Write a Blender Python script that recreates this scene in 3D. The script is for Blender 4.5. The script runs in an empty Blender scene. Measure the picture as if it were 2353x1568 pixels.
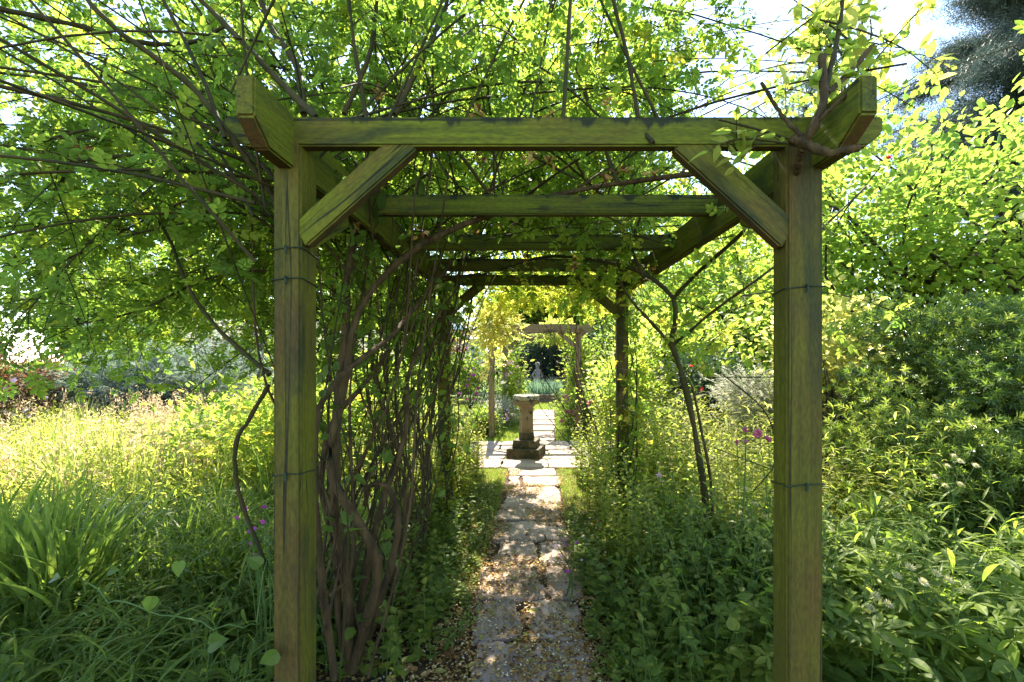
import bpy, bmesh, math
import numpy as np
from mathutils import Vector, Matrix

rng = np.random.default_rng(11)
SC = bpy.context.scene
COL = SC.collection

# ---------------------------------------------------------------- camera
HC = 1.42            # eye height
FPX = 1070.0         # focal length, on a 2353 px wide copy of the photograph
U0, V0 = 1225.0, 825.0
cam = bpy.data.cameras.new('camera')
cam.sensor_width = 36.0
cam.lens = 36.0 * FPX / 2353.0
cam.shift_x = -(U0 - 1176.5) / 2353.0
cam.shift_y = (V0 - 784.0) / 2353.0
cam.clip_start = 0.02
cam.clip_end = 600
cam_o = bpy.data.objects.new('camera', cam)
COL.objects.link(cam_o)
cam_o.location = (0, 0, HC)
cam_o.rotation_euler = (math.radians(90), 0, 0)
SC.camera = cam_o

# ---------------------------------------------------------------- sky and sun
SUN_EL, SUN_AZ = 51.0, -4.0       # azimuth from +Y towards +X
w = bpy.data.worlds.new('World'); SC.world = w; w.use_nodes = True
nt = w.node_tree
sky = nt.nodes.new('ShaderNodeTexSky'); sky.sky_type = 'NISHITA'; sky.sun_disc = False
sky.sun_elevation = math.radians(SUN_EL); sky.sun_rotation = math.radians(SUN_AZ)
sky.air_density = 0.9; sky.dust_density = 0.2; sky.ozone_density = 1.2
bg = nt.nodes['Background']; bg.inputs[1].default_value = 0.10
nt.links.new(sky.outputs[0], bg.inputs[0])
sl = bpy.data.lights.new('sun', 'SUN'); sl.energy = 3.3; sl.angle = math.radians(0.5); sl.color = (1.0, 0.93, 0.80)
so = bpy.data.objects.new('sun', sl); COL.objects.link(so)
e, a = math.radians(SUN_EL), math.radians(SUN_AZ)
sd = Vector((math.sin(a) * math.cos(e), math.cos(a) * math.cos(e), math.sin(e)))
so.rotation_euler = sd.to_track_quat('Z', 'Y').to_euler()
so.location = (0, 10, 20)
SC.view_settings.view_transform = 'Standard'; SC.view_settings.look = 'None'
SC.view_settings.use_white_balance = True; SC.view_settings.white_balance_temperature = 6950; SC.view_settings.white_balance_tint = 10
SC.view_settings.gamma = 1; SC.view_settings.exposure = 2.92
cy = SC.cycles
cy.max_bounces = 7; cy.diffuse_bounces = 5; cy.glossy_bounces = 2; cy.transmission_bounces = 6; cy.transparent_max_bounces = 4
cy.use_denoising = True
cy.sample_clamp_indirect = 6

def W(u, v, d):
    """a point seen at (u, v) on the 2353 px photograph at distance d ahead"""
    return np.array([(u - U0) * d / FPX, d, HC - (v - V0) * d / FPX])

# ---------------------------------------------------------------- object helpers
def new_obj(name, me, parent=None, mat=None):
    o = bpy.data.objects.new(name, me); COL.objects.link(o)
    if mat is not None and me is not None and len(me.materials) == 0: me.materials.append(mat)
    if parent is not None: o.parent = parent
    return o
def tag(o, label, cat, group=None, kind=None):
    if label: o['label'] = label
    if cat: o['category'] = cat
    if group: o['group'] = group
    if kind: o['kind'] = kind
    return o
def thing(name, label, cat, loc=(0, 0, 0), group=None, rz=0.0):
    o = bpy.data.objects.new(name, None); COL.objects.link(o)
    o.location = loc; o.rotation_euler = (0, 0, rz); o.empty_display_size = 0.1
    return tag(o, label, cat, group)
def place(parent, o):
    """parent keeps its world place: child meshes are written in world coordinates"""
    o.parent = parent
    o.matrix_parent_inverse = Matrix.LocRotScale(parent.location, parent.rotation_euler, None).inverted()
    return o

class Geo:
    """collects vertices and quads with a per-face random value"""
    def __init__(s): s.V = []; s.F = []; s.R = []; s.n = 0
    def add(s, V, F, R=None):
        V = np.asarray(V, float).reshape(-1, 3); F = np.asarray(F, int).reshape(-1, 4)
        s.V.append(V); s.F.append(F + s.n); s.n += len(V)
        s.R.append(np.full(len(F), rng.random()) if R is None else np.asarray(R, float))
        return s
    def obj(s, name, mat, root=None, parent=None, smooth=False):
        V = np.concatenate(s.V); F = np.concatenate(s.F); R = np.concatenate(s.R)
        me = bpy.data.meshes.new(name)
        me.vertices.add(len(V)); me.vertices.foreach_set('co', V.astype(np.float32).ravel())
        me.loops.add(len(F) * 4); me.loops.foreach_set('vertex_index', F.astype(np.int32).ravel())
        me.polygons.add(len(F)); me.polygons.foreach_set('loop_start', np.arange(0, len(F) * 4, 4, dtype=np.int32))
        try: me.polygons.foreach_set('loop_total', np.full(len(F), 4, dtype=np.int32))
        except Exception: pass
        me.polygons.foreach_set('use_smooth', np.full(len(F), smooth))
        at = me.attributes.new('rnd', 'FLOAT', 'FACE'); at.data.foreach_set('value', R.astype(np.float32))
        me.materials.append(mat); me.update(calc_edges=True)
        o = bpy.data.objects.new(name, me); COL.objects.link(o)
        if root is not None:
            place(root, o)
        if parent is not None:
            o.parent = parent
        return o

def nrmz(a):
    return a / np.maximum(np.linalg.norm(a, axis=-1, keepdims=True), 1e-9)
def rdir(n, up=0.0):
    v = rng.normal(size=(n, 3)); v[:, 2] += up
    return nrmz(v)

# leaf templates: y along the leaf, x across, z up; length 1
def leaf_t(n=3, wid=0.25, fold=0.12, curl=0.15, prof=None, stalk=0.0):
    V = []; F = []
    for i in range(n + 1):
        t = i / n
        wd = (prof(t) if prof else math.sin(math.pi * (0.06 + 0.92 * t) ** 0.8)) * wid
        z = -curl * t * t
        y = stalk + (1 - stalk) * t
        V += [(-wd, y, z + fold * wd), (0, y, z - fold * wd * .4), (wd, y, z + fold * wd)]
    for i in range(n):
        b = i * 3
        F += [(b, b + 1, b + 4, b + 3), (b + 1, b + 2, b + 5, b + 4)]
    return np.array(V, float), np.array(F)
def leaf2(wid=0.27, fold=0.1, curl=0.1):
    V = [(0, 0, 0), (wid, .3, fold * .6), (wid * .85, .68, fold * .3 - curl * .4), (0, 1, -curl), (-wid * .85, .68, fold * .3 - curl * .4), (-wid, .3, fold * .6)]
    return np.array(V, float), np.array([(0, 1, 2, 3), (0, 3, 4, 5)])
def combine(parts):
    """parts: (template, position, yaw in the leaf plane, roll, scale)"""
    V = []; F = []; n = 0
    for (tv, tf), p, yaw, roll, s in parts:
        R = np.array(Matrix.Rotation(yaw, 3, 'Z') @ Matrix.Rotation(roll, 3, 'Y'))
        V.append((tv * s) @ R.T + np.array(p)); F.append(tf + n); n += len(tv)
    return np.concatenate(V), np.concatenate(F)
L2 = leaf2(); L2N = leaf2(0.12, .05, .2); L2R = leaf2(0.36, .1, .12)
ROSE = combine([(L2, (0, .25, 0), -1.05, .2, .34), (L2, (0, .28, 0), 1.05, -.2, .34), (L2, (0, .5, -.02), -.95, .2, .40), (L2, (0, .52, -.02), .95, -.2, .38),
                (L2, (0, .74, -.06), -.85, .15, .38), (L2, (0, .76, -.06), .85, -.15, .40), (L2, (0, .86, -.08), .05, 0, .42)])
ROSE5 = combine([(L2, (0, .3, 0), -1.0, .2, .40), (L2, (0, .33, 0), 1.0, -.2, .40), (L2, (0, .58, -.03), -.85, .2, .44), (L2, (0, .6, -.03), .85, -.15, .42), (L2, (0, .7, -.05), .05, 0, .48)])
LEAF4 = leaf_t(4, .27, .18, .22)
HEART = leaf_t(6, .40, .22, .25, prof=lambda t: [.62, .95, 1.0, .88, .62, .30, .02][int(round(t * 6))])
LANCE = leaf_t(5, .075, .15, .55, prof=lambda t: max(.03, math.sin(math.pi * (t * .93 + .05))))
LANCEN = leaf_t(5, .045, .15, .7, prof=lambda t: max(.03, math.sin(math.pi * (t * .93 + .05))))
LOBE = leaf_t(4, .21, .16, .25, prof=lambda t: [.10, .45, .95, .72, .03][min(4, int(round(t * 4)))])
PALM = combine([(LOBE, (0, 0, 0), k, 0, s) for k, s in ((-2.0, .62), (-1.05, .86), (0, 1.0), (1.05, .86), (2.0, .62))])
SPRIG = combine([(L2N, (0, .12 * i, 0), (1 if i % 2 else -1) * (1.0 - .06 * i), 0, .42) for i in range(8)] + [(L2N, (0, .9, 0), 0, 0, .4)])
_wh = []
for i in range(9):
    an = i * 2.4
    _wh.append((an, .55 + .35 * (i / 9)))
def whorl():
    V = []; F = []; n = 0
    for i, (an, el) in enumerate(_wh):
        tv, tf = L2N
        M = Matrix.Rotation(an, 3, 'Y') @ Matrix.Rotation(-(1.25 - el * .75), 3, 'X')
        M = np.array(M)
        V.append((tv * .62) @ M.T + np.array((0, .06 * i, 0))); F.append(tf + n); n += len(tv)
    return np.concatenate(V), np.concatenate(F)
WHORL = whorl()
_st = (np.array([(0, 0, 0), (.05, .5, .05), (0, 1, .12), (-.05, .5, .05)], float), np.array([(0, 1, 2, 3)]))
def star(n, up=.5, wid=.12):
    V = []; F = []
    for k in range(n):
        an = 2 * math.pi * k / n; c, s = math.cos(an), math.sin(an)
        for (x, y, z) in ((0, 0, 0), (wid, .55, .5 * up), (0, 1, up), (-wid, .55, .5 * up)):
            V.append((x * c - y * s, x * s + y * c, z))
        F.append((4 * k, 4 * k + 1, 4 * k + 2, 4 * k + 3))
    return np.array(V, float), np.array(F)
STAR = star(12, .45, .10)
BLOSSOM = star(5, .25, .42)
def rosebloom():
    a = star(6, .35, .45); b = star(5, .75, .40); c = star(4, 1.1, .3)
    V = np.concatenate([a[0], b[0] * .75, c[0] * .5]); F = np.concatenate([a[1], b[1] + len(a[0]), c[1] + len(a[0]) + len(b[0])])
    return V, F
ROSEFL = rosebloom()
NEEDLE = combine([(leaf2(.05, 0, 0), (0, .1 * i, 0), (1 if i % 2 else -1) * .9, .5 * (i % 3 - 1), .3) for i in range(9)])

def scatter(g, tpl, pos, dr, nr, sc, R=None, wvar=.0):
    """stamp a template at each position: dr = leaf direction, nr = rough normal"""
    tv, tf = tpl; N = len(pos)
    if N == 0: return
    dr = nrmz(np.asarray(dr, float)); nr = np.asarray(nr, float)
    sx = nrmz(np.cross(dr, nr)); nz = np.cross(sx, dr)
    sc = np.broadcast_to(np.asarray(sc, float), (N,))
    wx = 1 + wvar * rng.normal(size=N)
    V = (tv[None, :, 0:1] * (sx * (sc * wx)[:, None])[:, None, :] + tv[None, :, 1:2] * (dr * sc[:, None])[:, None, :]
         + tv[None, :, 2:3] * (nz * sc[:, None])[:, None, :]) + pos[:, None, :]
    F = tf[None] + (np.arange(N) * len(tv))[:, None, None]
    if R is None: R = rng.random(N)
    R = np.repeat(R, len(tf))
    R = np.clip(R + rng.normal(0, .04, len(R)), 0, 1)
    g.add(V.reshape(-1, 3), F.reshape(-1, 4), R)

def tubes(g, P, Rd, sides=5, R=None):
    """P (N,K,3) polylines, Rd (N,K) radii"""
    P = np.asarray(P, float); Rd = np.asarray(Rd, float)
    N, K, _ = P.shape
    if N == 0: return
    T = np.gradient(P, axis=1); T = nrmz(T)
    ref = np.zeros((N, 1, 3)); m = nrmz(P[:, -1] - P[:, 0])
    ref[:, 0] = np.where(np.abs(m[:, 2:3]) > .8, np.array([[1., .1, 0]]), np.array([[0.05, .1, 1.]]))
    A = nrmz(np.cross(T, ref)); B = np.cross(T, A)
    an = np.arange(sides) * 2 * math.pi / sides
    ring = A[:, :, None, :] * np.cos(an)[None, None, :, None] + B[:, :, None, :] * np.sin(an)[None, None, :, None]
    V = P[:, :, None, :] + ring * Rd[:, :, None, None]
    k = np.arange(K - 1)[:, None]; s = np.arange(sides)[None]
    q = np.stack([k * sides + s, k * sides + (s + 1) % sides, (k + 1) * sides + (s + 1) % sides, (k + 1) * sides + s], -1).reshape(-1, 4)
    F = q[None] + (np.arange(N) * K * sides)[:, None, None]
    if R is None: R = rng.random(N)
    g.add(V.reshape(-1, 3), F.reshape(-1, 4), np.repeat(R, len(q)))
    if sides == 6 or sides == 8:       # close the ends
        for end in (0, K - 1):
            b = np.arange(N)[:, None] * K * sides + end * sides - 0
            qs = [(0, 1, 2, 3), (0, 3, 4, 5)] if sides == 6 else [(0, 1, 2, 3), (0, 3, 4, 5), (0, 5, 6, 7)]
            FF = np.concatenate([b + np.array(x)[None] for x in qs])
            g.F.append(FF + g.n - len(V.reshape(-1, 3))); g.R.append(np.full(len(FF), .5))

def smooth(pts, n=24):
    """Catmull-Rom through the given points, n samples; extra columns (radius) allowed"""
    p = np.asarray(pts, float); p = np.vstack([2 * p[0] - p[1], p, 2 * p[-1] - p[-2]])
    t = np.linspace(0, len(p) - 3 - 1e-6, n); i = t.astype(int); f = (t - i)[:, None]
    a, b, c, d = p[i], p[i + 1], p[i + 2], p[i + 3]
    return .5 * (2 * b + (c - a) * f + (2 * a - 5 * b + 4 * c - d) * f ** 2 + (3 * b - a - 3 * c + d) * f ** 3)

def blades(g, base, height, lean, width, K=5, R=None, curve=1.0):
    """curved strips: base (N,3), height (N), lean (N,2) sideways reach at the tip"""
    N = len(base); t = np.linspace(0, 1, K)
    P = np.zeros((N, K, 3))
    P[:, :, 0] = base[:, 0:1] + lean[:, 0:1] * t ** 2
    P[:, :, 1] = base[:, 1:2] + lean[:, 1:2] * t ** 2
    ll = np.linalg.norm(lean, axis=1)[:, None]
    P[:, :, 2] = base[:, 2:3] + height[:, None] * (t - curve * .32 * np.minimum(1.5, ll / height[:, None]) * t ** 3)
    an = rng.random(N) * math.pi
    sd_ = np.stack([np.cos(an), np.sin(an), np.zeros(N)], -1)
    wd = np.broadcast_to(width, (N,))[:, None] * (1 - t[None] ** 2.2 * .96)
    Lf = P - sd_[:, None] * wd[:, :, None] * .5; Rt = P + sd_[:, None] * wd[:, :, None] * .5
    V = np.stack([Lf, Rt], 2)
    k = np.arange(K - 1); q = np.stack([2 * k, 2 * k + 1, 2 * k + 3, 2 * k + 2], -1)
    F = q[None] + (np.arange(N) * 2 * K)[:, None, None]
    if R is None: R = rng.random(N)
    g.add(V.reshape(-1, 3), F.reshape(-1, 4), np.repeat(R, len(q)))

# ---------------------------------------------------------------- materials
def mat_new(name):
    m = bpy.data.materials.new(name); m.use_nodes = True
    n = m.node_tree.nodes; l = m.node_tree.links
    return m, n, l, n['Principled BSDF'], n['Material Output']
def ramp(n, stops):
    r = n.new('ShaderNodeValToRGB'); el = r.color_ramp.elements
    while len(el) < len(stops): el.new(.5)
    for x, (p, c) in zip(el, stops): x.position = p; x.color = (*c, 1)
    return r
def leaf_mat(name, cols, trans=.45, tcol=None, rough=.5, spec=.18, vein=0.0):
    m, n, l, b, out = mat_new(name)
    at = n.new('ShaderNodeAttribute'); at.attribute_name = 'rnd'
    k = len(cols)
    if cols[0][1] > cols[0][0]:
        cols = [(c[0] * 1.22 + .012, c[1] * 1.05 + .008, c[2] * 1.4 + .008) for c in cols]
        tcol = tcol or (3.6, 3.0, 1.2); tcol = (tcol[0] * .92, tcol[1], tcol[2] * 1.8)
    r = ramp(n, [(i / (k - 1), c) for i, c in enumerate(cols)]); l.new(at.outputs['Fac'], r.inputs[0])
    tc = n.new('ShaderNodeTexCoord'); nz = n.new('ShaderNodeTexNoise'); nz.inputs['Scale'].default_value = 55
    l.new(tc.outputs['Object'], nz.inputs['Vector'])
    hs = n.new('ShaderNodeHueSaturation'); l.new(r.outputs[0], hs.inputs['Color'])
    mr = n.new('ShaderNodeMapRange'); mr.inputs[3].default_value = .75; mr.inputs[4].default_value = 1.25
    l.new(nz.outputs[0], mr.inputs[0]); l.new(mr.outputs[0], hs.inputs['Value'])
    l.new(hs.outputs[0], b.inputs['Base Color'])
    b.inputs['Roughness'].default_value = rough; b.inputs['Specular IOR Level'].default_value = spec
    t = n.new('ShaderNodeBsdfTranslucent'); mx = n.new('ShaderNodeMixShader'); mx.inputs[0].default_value = trans
    mul = n.new('ShaderNodeMix'); mul.data_type = 'RGBA'; mul.blend_type = 'MULTIPLY'; mul.inputs[0].default_value = 1
    l.new(hs.outputs[0], mul.inputs[6]); mul.inputs[7].default_value = (*(tcol or (3.6, 3.0, 1.2)), 1)
    l.new(mul.outputs[2], t.inputs[0]); l.new(b.outputs[0], mx.inputs[1]); l.new(t.outputs[0], mx.inputs[2])
    l.new(mx.outputs[0], out.inputs[0])
    return m
def plain_mat(name, c1, c2, scale=12, rough=.8, bump=.3, bscale=40, stretch=(1, 1, 1)):
    m, n, l, b, out = mat_new(name)
    tc = n.new('ShaderNodeTexCoord'); mp = n.new('ShaderNodeMapping'); mp.inputs['Scale'].default_value = stretch
    l.new(tc.outputs['Object'], mp.inputs[0])
    nz = n.new('ShaderNodeTexNoise'); nz.inputs['Scale'].default_value = scale; nz.inputs['Detail'].default_value = 8
    l.new(mp.outputs[0], nz.inputs['Vector'])
    r = ramp(n, [(.32, c1), (.68, c2)]); l.new(nz.outputs[0], r.inputs[0]); l.new(r.outputs[0], b.inputs['Base Color'])
    n2 = n.new('ShaderNodeTexNoise'); n2.inputs['Scale'].default_value = bscale; n2.inputs['Detail'].default_value = 6
    l.new(mp.outputs[0], n2.inputs['Vector'])
    bp = n.new('ShaderNodeBump'); bp.inputs['Strength'].default_value = bump; bp.inputs['Distance'].default_value = .02
    l.new(n2.outputs[0], bp.inputs['Height']); l.new(bp.outputs[0], b.inputs['Normal'])
    b.inputs['Roughness'].default_value = rough; b.inputs['Specular IOR Level'].default_value = .2
    return m

M = {}
M['rose'] = leaf_mat('rose_leaf', [(.038, .085, .008), (.055, .115, .009), (.075, .135, .010), (.115, .165, .012), (.20, .19, .02)], .64, (3.5, 3.3, 1.5))
M['rose_yellow'] = leaf_mat('yellow_rose_leaf', [(.16, .22, .03), (.28, .32, .05), (.36, .38, .06), (.42, .42, .09)], .55, (1.7, 1.65, 1.0))
M['lime'] = leaf_mat('lime_leaf', [(.06, .125, .010), (.10, .165, .012), (.15, .195, .016), (.21, .23, .035)], .58, (2.8, 2.8, 1.6))
M['herb'] = leaf_mat('herb_leaf', [(.035, .08, .010), (.055, .11, .012), (.08, .14, .014), (.12, .165, .02)], .5, (3.2, 3.0, 1.1))
M['yew'] = leaf_mat('azalea_leaf', [(.016, .042, .009), (.036, .082, .011), (.085, .155, .016), (.15, .21, .03)], .34, (3.2, 3, 1.0), rough=.3, spec=.5)
M['dark'] = leaf_mat('evergreen_leaf', [(.008, .028, .010), (.014, .04, .014), (.025, .06, .02)], .2, (2.4, 2.6, 1.2))
M['cedar'] = leaf_mat('cedar_needle', [(.012, .028, .014), (.024, .050, .026), (.05, .085, .045)], .2, (2, 2.2, 1.5))
M['silver'] = leaf_mat('silver_leaf', [(.09, .14, .06), (.15, .20, .10), (.22, .27, .14)], .35, (1.6, 1.8, 1.2))
M['pale'] = leaf_mat('pale_leaf', [(.13, .18, .06), (.24, .27, .12), (.34, .34, .20)], .4, (1.5, 1.5, 1.1))
M['bronze'] = leaf_mat('bronze_leaf', [(.06, .035, .025), (.10, .06, .035), (.10, .12, .03)], .35, (2.4, 1.8, 1.2))
M['grass'] = leaf_mat('grass_blade', [(.070, .14, .014), (.11, .18, .02), (.15, .21, .03), (.21, .25, .06)], .45, (2.8, 2.5, 1.1))
M['strap'] = leaf_mat('strap_leaf', [(.04, .09, .010), (.065, .13, .014), (.10, .17, .018)], .45, (3.0, 2.7, 1.1), rough=.38)
M['lawn'] = leaf_mat('lawn_blade', [(.06, .15, .012), (.10, .20, .015), (.17, .24, .03), (.26, .25, .07)], .4, (2.2, 2.0, 1.0))
M['seed'] = leaf_mat('seed_head', [(.40, .30, .18), (.50, .38, .26), (.50, .46, .26)], .5, (1.5, 1.45, 1.35), rough=.8)
M['litter'] = leaf_mat('fallen_leaf', [(.06, .03, .012), (.17, .08, .024), (.32, .17, .05), (.42, .28, .11), (.26, .25, .06)], .2, (1.4, 1.4, 1.2), rough=.75)
M['petal'] = leaf_mat('fallen_petal', [(.55, .46, .30), (.66, .58, .42), (.50, .44, .22)], .3, (1.2, 1.2, 1.1), rough=.7)
M['pink'] = leaf_mat('pink_petal', [(.34, .05, .13), (.44, .12, .21), (.50, .22, .30)], .4, (1.3, 1.2, 1.2), rough=.6)
M['palepink'] = leaf_mat('pale_pink_petal', [(.60, .34, .42), (.70, .48, .55), (.75, .62, .66)], .4, (1.2, 1.2, 1.2), rough=.6)
M['magenta'] = leaf_mat('magenta_petal', [(.36, .04, .28), (.50, .10, .42)], .4, (1.4, 1.2, 1.4), rough=.6)
M['white'] = leaf_mat('greenish_white_bract', [(.42, .42, .18), (.60, .56, .32), (.68, .62, .42)], .45, (1.3, 1.3, 1.2), rough=.6)
M['red'] = leaf_mat('red_petal', [(.5, .02, .02), (.55, .05, .04)], .4, (1.3, 1.1, 1.1))
M['bark'] = plain_mat('brown_bark', (.028, .018, .007), (.085, .055, .022), 30, .85, .8, 90, (1, 1, .25))
M['barkgreen'] = plain_mat('green_bark', (.022, .026, .006), (.055, .042, .014), 14, .7, .5, 60, (1, 1, .3))
M['cane'] = plain_mat('young_green_cane', (.018, .020, .005), (.045, .030, .009), 6, .8, .3, 60)
M['stem'] = plain_mat('green_stem', (.04, .09, .02), (.08, .13, .03), 10, .6, .1, 40)
M['darkbark'] = plain_mat('dark_bark', (.03, .022, .016), (.07, .05, .035), 20, .9, .8, 60)

def wood_mat(name, green, dgreen, brown, bias, drip=0.0):
    """weathered timber: long grain on local Z, algae on the faces, bare brown underneath"""
    m, n, l, b, out = mat_new(name)
    tc = n.new('ShaderNodeTexCoord'); oi = n.new('ShaderNodeObjectInfo')
    off = n.new('ShaderNodeVectorMath'); off.operation = 'ADD'
    sc = n.new('ShaderNodeVectorMath'); sc.operation = 'SCALE'; sc.inputs['Scale'].default_value = 7.3
    cmb = n.new('ShaderNodeCombineXYZ')
    for i in range(3): l.new(oi.outputs['Random'], cmb.inputs[i])
    l.new(cmb.outputs[0], sc.inputs[0]); l.new(tc.outputs['Object'], off.inputs[0]); l.new(sc.outputs[0], off.inputs[1])
    def noise(scale, stretch, detail=8, dist=0.0):
        mp = n.new('ShaderNodeMapping'); mp.inputs['Scale'].default_value = stretch; l.new(off.outputs[0], mp.inputs[0])
        z = n.new('ShaderNodeTexNoise'); z.inputs['Scale'].default_value = scale; z.inputs['Detail'].default_value = detail
        z.inputs['Distortion'].default_value = dist; l.new(mp.outputs[0], z.inputs['Vector']); return z.outputs[0]
    def math_(op, a, b_=None):
        x = n.new('ShaderNodeMath'); x.operation = op
        for i, q in enumerate((a, b_)):
            if q is None: continue
            if isinstance(q, (int, float)): x.inputs[i].default_value = q
            else: l.new(q, x.inputs[i])
        return x.outputs[0]
    def mix(f, c1, c2):
        x = n.new('ShaderNodeMix'); x.data_type = 'RGBA'
        if isinstance(f, float): x.inputs[0].default_value = f
        else: l.new(f, x.inputs[0])
        for i, c in ((6, c1), (7, c2)):
            if isinstance(c, tuple): x.inputs[i].default_value = (*c, 1)
            else: l.new(c, x.inputs[i])
        return x.outputs[2]
    grain = noise(60, (1, 1, .035), 6)
    blot = noise(3.2, (1, 1, .6), 6)
    fine = noise(140, (1, 1, .3), 4)
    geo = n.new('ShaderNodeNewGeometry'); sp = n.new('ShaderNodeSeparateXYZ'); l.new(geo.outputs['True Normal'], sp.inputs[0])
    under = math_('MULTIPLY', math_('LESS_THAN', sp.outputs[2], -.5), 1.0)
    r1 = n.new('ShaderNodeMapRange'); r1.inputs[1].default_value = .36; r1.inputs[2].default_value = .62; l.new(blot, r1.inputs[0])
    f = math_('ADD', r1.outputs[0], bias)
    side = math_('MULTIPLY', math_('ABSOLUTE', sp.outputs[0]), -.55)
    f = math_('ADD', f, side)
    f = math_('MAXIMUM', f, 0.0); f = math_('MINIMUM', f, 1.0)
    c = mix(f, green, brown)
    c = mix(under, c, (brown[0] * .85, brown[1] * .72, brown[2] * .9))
    gr = n.new('ShaderNodeMapRange'); gr.inputs[1].default_value = .38; gr.inputs[2].default_value = .62; gr.inputs[3].default_value = .55; gr.inputs[4].default_value = 0
    l.new(grain, gr.inputs[0])
    c = mix(gr.outputs[0], c, dgreen)
    # dark mould patches
    md = n.new('ShaderNodeMapRange'); md.inputs[1].default_value = .50; md.inputs[2].default_value = .66; md.inputs[4].default_value = .75
    l.new(noise(9, (1, 1, .25), 10, .6), md.inputs[0]); c = mix(md.outputs[0], c, (.014, .022, .008))
    # thin long checks in the grain
    ck = n.new('ShaderNodeMapRange'); ck.inputs[1].default_value = .010; ck.inputs[2].default_value = .002
    cn = noise(17, (1, 1, .022), 2); l.new(math_('ABSOLUTE', math_('SUBTRACT', cn, .56)), ck.inputs[0])
    c = mix(math_('MULTIPLY', ck.outputs[0], .85), c, (.006, .006, .004))
    # knots: dark eyes here and there
    vm = n.new('ShaderNodeMapping'); vm.inputs['Scale'].default_value = (1, 1, .55); l.new(off.outputs[0], vm.inputs[0])
    vo = n.new('ShaderNodeTexVoronoi'); vo.inputs['Scale'].default_value = 5.5; l.new(vm.outputs[0], vo.inputs['Vector'])
    kn = n.new('ShaderNodeMapRange'); kn.inputs[1].default_value = .13; kn.inputs[2].default_value = .04; kn.inputs[4].default_value = .75
    l.new(vo.outputs['Distance'], kn.inputs[0]); c = mix(kn.outputs[0], c, (.022, .014, .006))
    if drip:
        s2 = n.new('ShaderNodeSeparateXYZ'); l.new(tc.outputs['Object'], s2.inputs[0])
        dr = noise(22, (0.02, 0.02, 1), 7)
        th = math_('ADD', math_('MULTIPLY', s2.outputs[1], 8.0), math_('MULTIPLY', dr, 1.0))
        dm = n.new('ShaderNodeMapRange'); dm.inputs[1].default_value = .74; dm.inputs[2].default_value = .86; dm.inputs[4].default_value = drip
        l.new(th, dm.inputs[0]); c = mix(dm.outputs[0], c, (.008, .012, .005))
    hs = n.new('ShaderNodeHueSaturation'); l.new(c, hs.inputs['Color'])
    vr = n.new('ShaderNodeMapRange'); vr.inputs[1].default_value = .3; vr.inputs[2].default_value = .7; vr.inputs[3].default_value = .72; vr.inputs[4].default_value = 1.25
    l.new(fine, vr.inputs[0]); l.new(vr.outputs[0], hs.inputs['Value'])
    l.new(hs.outputs[0], b.inputs['Base Color'])
    bp = n.new('ShaderNodeBump'); bp.inputs['Strength'].default_value = .5; bp.inputs['Distance'].default_value = .003
    l.new(math_('ADD', grain, math_('MULTIPLY', fine, .5)), bp.inputs['Height']); l.new(bp.outputs[0], b.inputs['Normal'])
    b.inputs['Roughness'].default_value = .78; b.inputs['Specular IOR Level'].default_value = .25
    return m
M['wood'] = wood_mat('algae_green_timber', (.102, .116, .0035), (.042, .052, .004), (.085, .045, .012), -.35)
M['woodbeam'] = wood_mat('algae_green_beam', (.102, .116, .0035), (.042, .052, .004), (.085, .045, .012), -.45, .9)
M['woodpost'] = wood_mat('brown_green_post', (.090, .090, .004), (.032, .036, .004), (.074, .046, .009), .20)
M['wood2'] = wood_mat('brown_timber', (.22, .19, .08), (.10, .085, .04), (.24, .16, .09), .35)

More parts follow.
